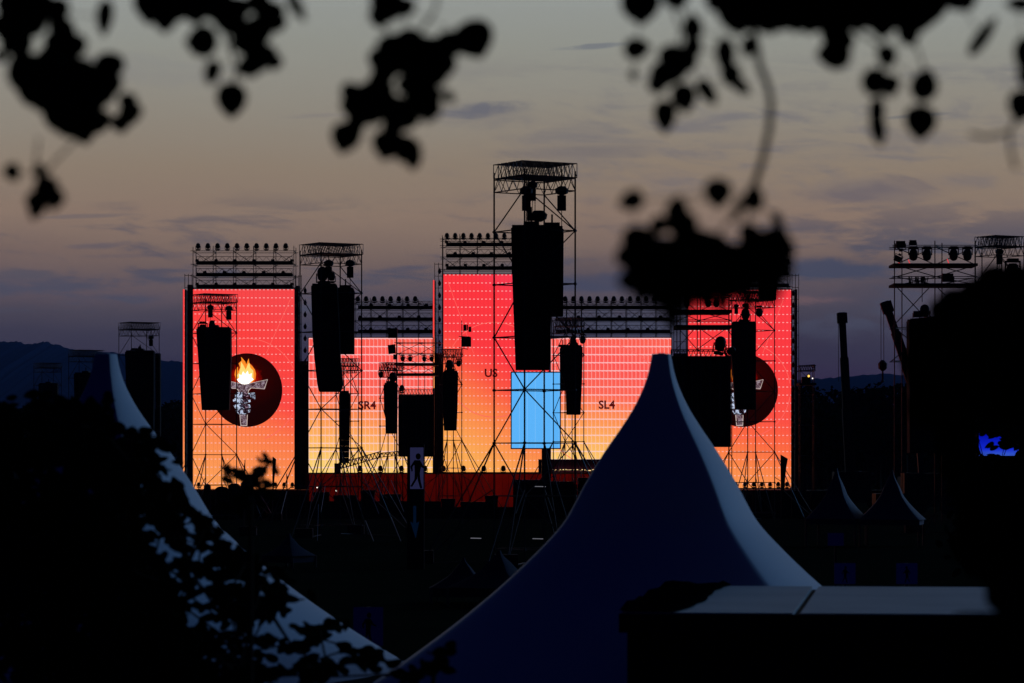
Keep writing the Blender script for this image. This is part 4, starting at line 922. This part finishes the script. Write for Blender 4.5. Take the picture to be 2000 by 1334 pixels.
def branch(label, D, leaves, twigs, seed, jit=.15):
    rnd = random.Random(seed); t = thing('leafy_branch', label, 'branch', W(leaves[0][0], leaves[0][1], D), 'dark leafy branches in front of the lens')
    m = MB()
    for L_ in leaves:
        x, y, rx = L_[:3]; ry = L_[3] if len(L_) > 3 else rx; ang = L_[4] if len(L_) > 4 else (rnd.uniform(-120, -60) if ry >= rx else rnd.choice((0, 180)) + rnd.uniform(-20, 20))
        DD = D + rnd.uniform(-jit, jit); k = S * DD; ln, wd = (2 * max(rx, ry) * k * 1.12, 2 * min(rx, ry) * k * 1.20)
        leaf(m, W(x, y, DD), ln, wd, ang, rnd, .12)
    m.build('foliage', M_leaf, t)
    b = MB(); seen_ = []
    for L_ in leaves:                        # leaf stalks, each joined to the nearest leaf above it
        p = W(L_[0], L_[1], D); up_ = [q for q in seen_ if q.z > p.z] or seen_
        if up_ and len(leaves) < 200: q = min(up_, key=lambda q: (q - p).length); b.bar(q, p, .0011, 4)
        seen_.append(p)
    for tw in twigs:
        r = tw[0]; pts = [W(x, y, D + .05 * math.sin(i)) for i, (x, y) in enumerate(tw[1])]; b.tube(pts, r)
    b.build('twig', M_bark, t); return t
LA = [(12,55,26),(30,15,32),(70,8,32),(108,22,26),(120,58,24),(140,92,27),(112,88,24),(45,62,20),(45,88,20),(48,130,26),(80,150,32),(112,165,34),(158,148,32),(215,130,26),(205,168,30),(182,190,32),(140,200,34),(92,195,28),
      (140,242,30),(165,262,20),(186,238,26),(250,200,16,18),(256,222,21),(236,242,18),(200,232,16),(3,112,12),(118,232,22),(60,182,24),(204,190,16),(78,124,20),(40,150,26),(100,130,24),(25,90,20),(70,48,22),(95,105,16),(120,120,26),(160,200,30),(110,230,24),(205,35,15,34,-95)]
branch('dense leaf cluster hanging at the top left corner', 5.2, LA, [(.003, [(60, -60), (90, 0), (110, 60), (130, 160)])], 1)
branch('pair of small leaf clumps dangling at the left edge', 5.0, [(25,337,15,18),(82,340,11,22,-60),(92,372,22,26),(72,398,18,24),(106,390,18,22),(66,418,9,12)], [(.0022, [(160, 262), (110, 312), (85, 345)]), (.002, [(75, 270), (70, 320), (62, 345)])], 2)
LB = [(298,12,34),(322,40,24,22,-90),(345,8,34),(380,12,34),(420,12,32),(442,40,24),(462,52,22),(505,8,22),(530,25,22),(540,46,18),(505,60,28),(478,85,24),(393,82,30,28,180),(512,112,26),(486,130,26,20,200),(535,122,16),(415,142,15,24,-110),(452,196,26,33,-90),(580,14,11,30,-60),(460,20,26),(490,90,22)]
branch('leaf sprays hanging left of centre at the top', 5.1, LB, [(.0026, [(430, -40), (440, 60), (462, 140), (455, 170)]), (.002, [(470, 80), (500, 120)])], 3)
LC = [(758,14,32),(742,34,20),(790,15,20),(925,78,36),(880,88,26),(850,100,26),(770,100,32),(745,120,24),(820,100,30),(860,130,28),(750,145,22),(812,124,22),(745,178,22),(688,185,22),(715,200,26),(742,205,24),(775,212,24),(812,205,26),(835,215,24),(826,172,20),(852,150,20),(845,122,22),(722,222,24),(700,232,20),(675,270,26,30),(692,250,20),(756,285,28),(792,292,26),(806,310,16,22,-90),(762,228,20),(878,190,9,14,-50),(800,140,16),(796,232,22),(770,250,20),(775,130,18),(800,168,22),(828,150,26),(742,160,20),(722,182,22),(712,205,26),(790,215,24),(840,190,22),(800,80,24),(690,210,22),(790,120,28),(850,110,28),(745,190,22)]
branch('heavy leaf cluster hanging in the upper middle', 5.0, LC, [(.0026, [(860, -40), (850, 20), (815, 70), (790, 120)]), (.002, [(740, 40), (775, 90)])], 4)
LD = [(1250,12,34),(1320,-4,24),(1245,95,25,19,10),(1237,147,8,11,-80),(1352,52,18,26,90),(1354,92,16,20),(1312,112,24),(1336,122,22),(1296,145,24),(1316,140,24),(1284,166,18),(1336,192,22,28,-80),(1298,228,20,31,-90),(1382,180,14,28,-55),(1417,110,17,34,-85),(1426,146,18,22),(1446,168,12,24,-40),(1463,92,15,21,-110)]
branch('loose leaf spray hanging right of centre at the top', 5.0, LD, [(.0056, [(1470, 40), (1478, 90), (1484, 130), (1499, 165), (1506, 200), (1503, 250), (1490, 310), (1474, 360), (1450, 400), (1430, 428)]), (.0018, [(1300, -20), (1330, 60), (1325, 120)])], 5, .1)
LE = [(x + (8 if (j % 2) else 0), y, 34) for j, y in enumerate((-30, 5, 28)) for x in range(1408 + j * 14, 1840 - j * 16, 30)]
LE += [(1400,0,24),(1445,46,22),(1500,44,24),(1580,40,26),(1630,72,26),(1628,106,32,28,180),(1644,82,22),(1722,54,22),(1775,70,19,20),(1732,110,18,22),(1712,160,28,24,0),(1736,168,20,22),(1712,222,14,28,-90),(1715,255,14,30,-80),(1805,165,24,31,70),(1797,240,28,33,-90),(1868,0,22),(1920,70,12,42,55),(1880,-8,30)]
branch('thick leaf mass hanging over the upper right', 5.0, LE, [(.0026, [(1640, 40), (1720, 90), (1725, 160), (1710, 230)]), (.002, [(1780, 60), (1810, 150), (1800, 220)])], 6, .1)
LF = [(1232,392,25,18,-160),(1402,378,24,28),(1472,386,18,26,90),(1441,408,8,22,-115),(1519,430,9,18,-55),(1322,410,20,28,80),(1250,478,34),(1288,490,26),(1290,440,20,16),(1330,440,28),(1362,478,30),(1392,486,30),(1312,502,36),(1262,528,34),(1352,524,36),(1402,520,36),(1440,526,30),(1480,488,34),(1510,484,28),(1480,530,32),(1505,550,26,30),(1330,560,26),(1450,556,24),(1400,556,24),(1314,585,16,26,-90),(1340,470,24),(1300,540,24),(1430,500,24),(1465,460,22),(1250,550,24,20),(1290,560,24),(1525,500,24),(1512,470,26),(1520,525,26),(1312,612,18,20),(1316,636,12,14),(1286,585,18),(1230,548,24,22),(1240,505,28),(1350,560,26),(1430,560,26),(1380,545,30),(1500,575,20),(1270,505,30),(1346,592,13,24,-95),(1378,584,16,22,-80),(1412,592,14,24,-100),(1252,572,15,22,-100),(1462,588,13,22,-85),(1216,500,14,20,-120),(1538,478,12,20,-50)]
branch('dark leaf bunch dangling over the right torch screen', 4.6, LF, [(.002, [(1440, 405), (1415, 440), (1395, 480)]), (.002, [(1465, 400), (1455, 460)])], 7)
LG = [(2002,105,22,32),(1995,208,26,30),(1990,8,26,14),(2020,150,30)]
branch('few leaves entering at the right edge', 4.8, LG, [(.003, [(1995, 210), (1972, 258), (1930, 268), (1895, 262)]), (.003, [(1972, 258), (1975, 300), (1984, 330)])], 8)
# big dark leaf mass, right
rnd = random.Random(11); LH = []
def top_r(x): return 632 if x < 1822 else (632 - (x - 1822) * 1.4 if x < 1882 else 548 - (x - 1882) * .2)
n = 0
while len(LH) < 760:
    x, y = rnd.uniform(1795, 2100), rnd.uniform(520, 1420)
    if y > 820 and x < 1875 + 20 * math.sin(y * .02): continue
    if y < top_r(x) + 14: continue
    if 1085 < y < 1225 and x < 1938 + (y - 1140) * .7: continue
    if 1880 < x < 2030 and 800 < y < 925: continue
    LH.append((x, y, rnd.uniform(22, 34)))
branch('huge dark mass of leaves filling the right side', 6.0, LH, [(.02, [(2080, 1500), (2040, 1100), (2010, 800), (1990, 600)]), (.008, [(2020, 850), (1940, 700), (1900, 600)])], 12, .3)

# ------------------------------------------------------------------ tree at lower left, in front of the left tent
def shrub(label, D, clumps, seed, sz=(15, 8), twigs=(), mass=()):
    rnd = random.Random(seed); t = thing('leafy_tree', label, 'tree', W(clumps[0][0], gpy(D), D)); m = MB(); b = MB(); nodes = [W(*twigs[0][1][-1], D)] if twigs else []
    for (cx, cy, n, sx, sy) in clumps:
        DD0 = D + rnd.uniform(-.8, .8); slope = rnd.uniform(-.35, .35)
        b.bar(W(cx - sx, cy + slope * -sx, DD0), W(cx + sx, cy + slope * sx, DD0), .006, 4)
        if nodes:
            q_ = min(nodes, key=lambda n_: (n_ - W(cx, cy, DD0)).length + (0 if n_.z < W(cx, cy, DD0).z else .3)); b.bar(q_, W(cx, cy, DD0), .007, 4)
        nodes.append(W(cx, cy, DD0))
        for i in range(n):
            f = rnd.gauss(0, .6); x = cx + f * sx; y = cy + slope * f * sx + rnd.gauss(0, .6) * sy; DD = DD0 + rnd.uniform(-.3, .3); k = S * DD
            ln = rnd.uniform(.75, 1.2) * sz[0] * 2 * k; leaf(m, W(x, y, DD), ln, ln * rnd.uniform(.42, .62), rnd.choice((0, 180)) + rnd.gauss(-8, 38), rnd, .5)
    for r, pts in twigs: b.tube([W(x, y, D) for x, y in pts], r)
    m.build('foliage', M_leaf, t); b.build('branches', M_bark, t); return t
sil = [(820, 262), (870, 285), (950, 340), (1000, 380), (1095, 480), (1190, 600), (1250, 690), (1300, 765), (1360, 850)]
def silx(y):
    for (a, xa), (b, xb) in zip(sil, sil[1:]):
        if y <= b: return xa + (xb - xa) * (y - a) / (b - a)
    return sil[-1][1]
rnd = random.Random(21); cl = []
for i in range(88):
    y = rnd.uniform(835, 1340); x = silx(y) - abs(rnd.gauss(0, 1)) * (60 + (y - 830) * .55) + 6
    if x > 655 and rnd.random() < .75: continue
    if x > 560 and rnd.random() < .45: continue
    cl.append((x, y, rnd.randint(6, 11), rnd.uniform(18, 40), rnd.uniform(7, 14)))
for i in range(120):
    y = rnd.uniform(1000, 1380); x = rnd.uniform(-20, silx(y) - 150 - (y - 1000) * .4); cl.append((x, y, 12, 45, 25))
for i in range(64):                          # loose sprays across the tent slope
    y = rnd.uniform(850, 1325); d_ = rnd.uniform(-6, 70 + (y - 850) * .25); cl.append((silx(y) - d_, y, rnd.randint(4, 8), rnd.uniform(12, 30), rnd.uniform(5, 11)))
for i in range(190):                         # shaded inner crown, left of the tent ridge
    y = rnd.uniform(800, 1380); rx_ = 205 + max(0, y - 840) * .40; x = rx_ - 22 - abs(rnd.gauss(0, 75)) if i % 2 else rnd.uniform(-20, rx_ - 20); cl.append((x, y, 15, 32, 24))
for i in range(24):
    y = 870 + i * 12; cl.append((silx(y) - 14 + rnd.uniform(-22, 12), y, 4, 18, 8))
shrub('leafy tree at lower left, its sprays hiding the left tent roof', 18, cl, 22, twigs=[(.05, [(150, 1700), (180, 1300), (230, 1050), (262, 860)]), (.02, [(200, 1250), (400, 1150), (560, 1180)]), (.015, [(220, 1100), (330, 960)])])
rnd = random.Random(23)
shrub('few blurred leafy sprigs before the foot of the left torch screen', 15, [(482, 935, 7, 48, 10), (525, 905, 5, 16, 8), (455, 932, 4, 22, 5), (440, 917, 2, 6, 6), (505, 940, 6, 30, 8), (462, 920, 2, 12, 4), (508, 915, 2, 12, 6), (500, 965, 10, 40, 12), (470, 985, 10, 40, 12)], 24, sz=(13, 7), twigs=[(.012, [(490, 1800), (490, 1200), (490, 980), (485, 935)])])
shrub('dark sprig of leaves at the bottom centre before the central tent', 16, [(855, 1280, 7, 22, 14), (830, 1310, 10, 30, 14), (790, 1325, 8, 24, 10), (880, 1270, 3, 8, 6)], 25, twigs=[(.012, [(840, 1800), (840, 1400), (850, 1290)])])

# ------------------------------------------------------------------ evening haze
hz = MB(); hz.box((-5200, -80, -1.2), (5200, 7200, 300)); 
mh = bpy.data.materials.new('evening_haze'); mh.use_nodes = True; mh.node_tree.nodes.clear(); t_ = NT(mh.node_tree)
pv = t_.node('ShaderNodeVolumePrincipled'); pv.inputs['Color'].default_value = (.30, .50, 1.0, 1); pv.inputs['Density'].default_value = HD; pv.inputs['Anisotropy'].default_value = 0.0
oo = t_.node('ShaderNodeOutputMaterial'); t_.L.new(pv.outputs[0], oo.inputs['Volume'])
HAZE = True
if HAZE: tag(hz.build('haze', mh), kind='stuff')
# bush standing close before the small blue screen
rnd = random.Random(31); cl = []
for x, y in ((1905, 835), (1930, 838), (1955, 842), (1985, 850), (2000, 868), (1985, 868), (2010, 885), (1890, 860), (1895, 880), (1890, 905), (1920, 903), (1955, 903), (1990, 905), (2020, 905), (1880, 830), (1910, 815), (1950, 815), (1990, 820), (2020, 840), (1940, 925), (1980, 925), (1900, 925), (2020, 925), (1965, 852), (1972, 862)):
    cl.append((x, y, 16, 17, 9))
for i in range(70): cl.append((rnd.uniform(1870, 2040), rnd.uniform(930, 1100), 16, 20, 16))
shrub('dark bush around the small glowing blue screen at right', 60, cl, 32, sz=(10, 7), twigs=[(.05, [(1950, 1300), (1950, 1000)])])

# cases and covered gear standing on the field before the stage
rnd = random.Random(77)
gear = [(612, 30, 962), (652, 44, 968), (705, 26, 958), (742, 40, 966), (862, 26, 975), (900, 50, 981), (948, 24, 969), (1002, 60, 938), (1075, 44, 941), (1130, 50, 934)]
for i, (x, w_, y) in enumerate(gear):
    D = 224 + (i % 3) * .9; a, b = W(x, 0, D), W(x + w_, y, D); t = thing('equipment_case', '%s black equipment case from left standing before the glowing stage skirt' % ORD[i], 'case', Vector((a.x, D, 0)), 'equipment cases before the stage')
    MB().box((a.x, D, 0.12), (b.x, D + 1.0, b.z)).build('case_body', M_black, t)
    MB().box((a.x - .04, D - .03, b.z - .2), (b.x + .04, D + 1.03, b.z + .03)).build('lid', M_fix, t)
    for q_ in (.15, .85): MB().lathe((a.x + (b.x - a.x) * q_, D + .1, .07), [(.03, -.03), (.07, 0), (.03, .05)], 8, 'Y').build('castor', M_fix, t)
for i, (x0, x1, y, D, lb) in enumerate(((1044, 1066, 950, 150, 'short glowing bar added as a ledger glint below the blue screen'), (919, 940, 1051, 148, 'faint added ledger glint in the dark left below the central tower'), (1040, 1061, 1052, 147, 'faint added ledger glint in the dark below the central tower'))):
    tag(MB().bar(W(x0, y, D), W(x1, y + .5, D), .02, 5).build('ledger_glint', emat('painted_glint_glow', lin(96, 96, 104))), lb, 'light tube')  # glowing bars added to imitate glints on the tower ledgers
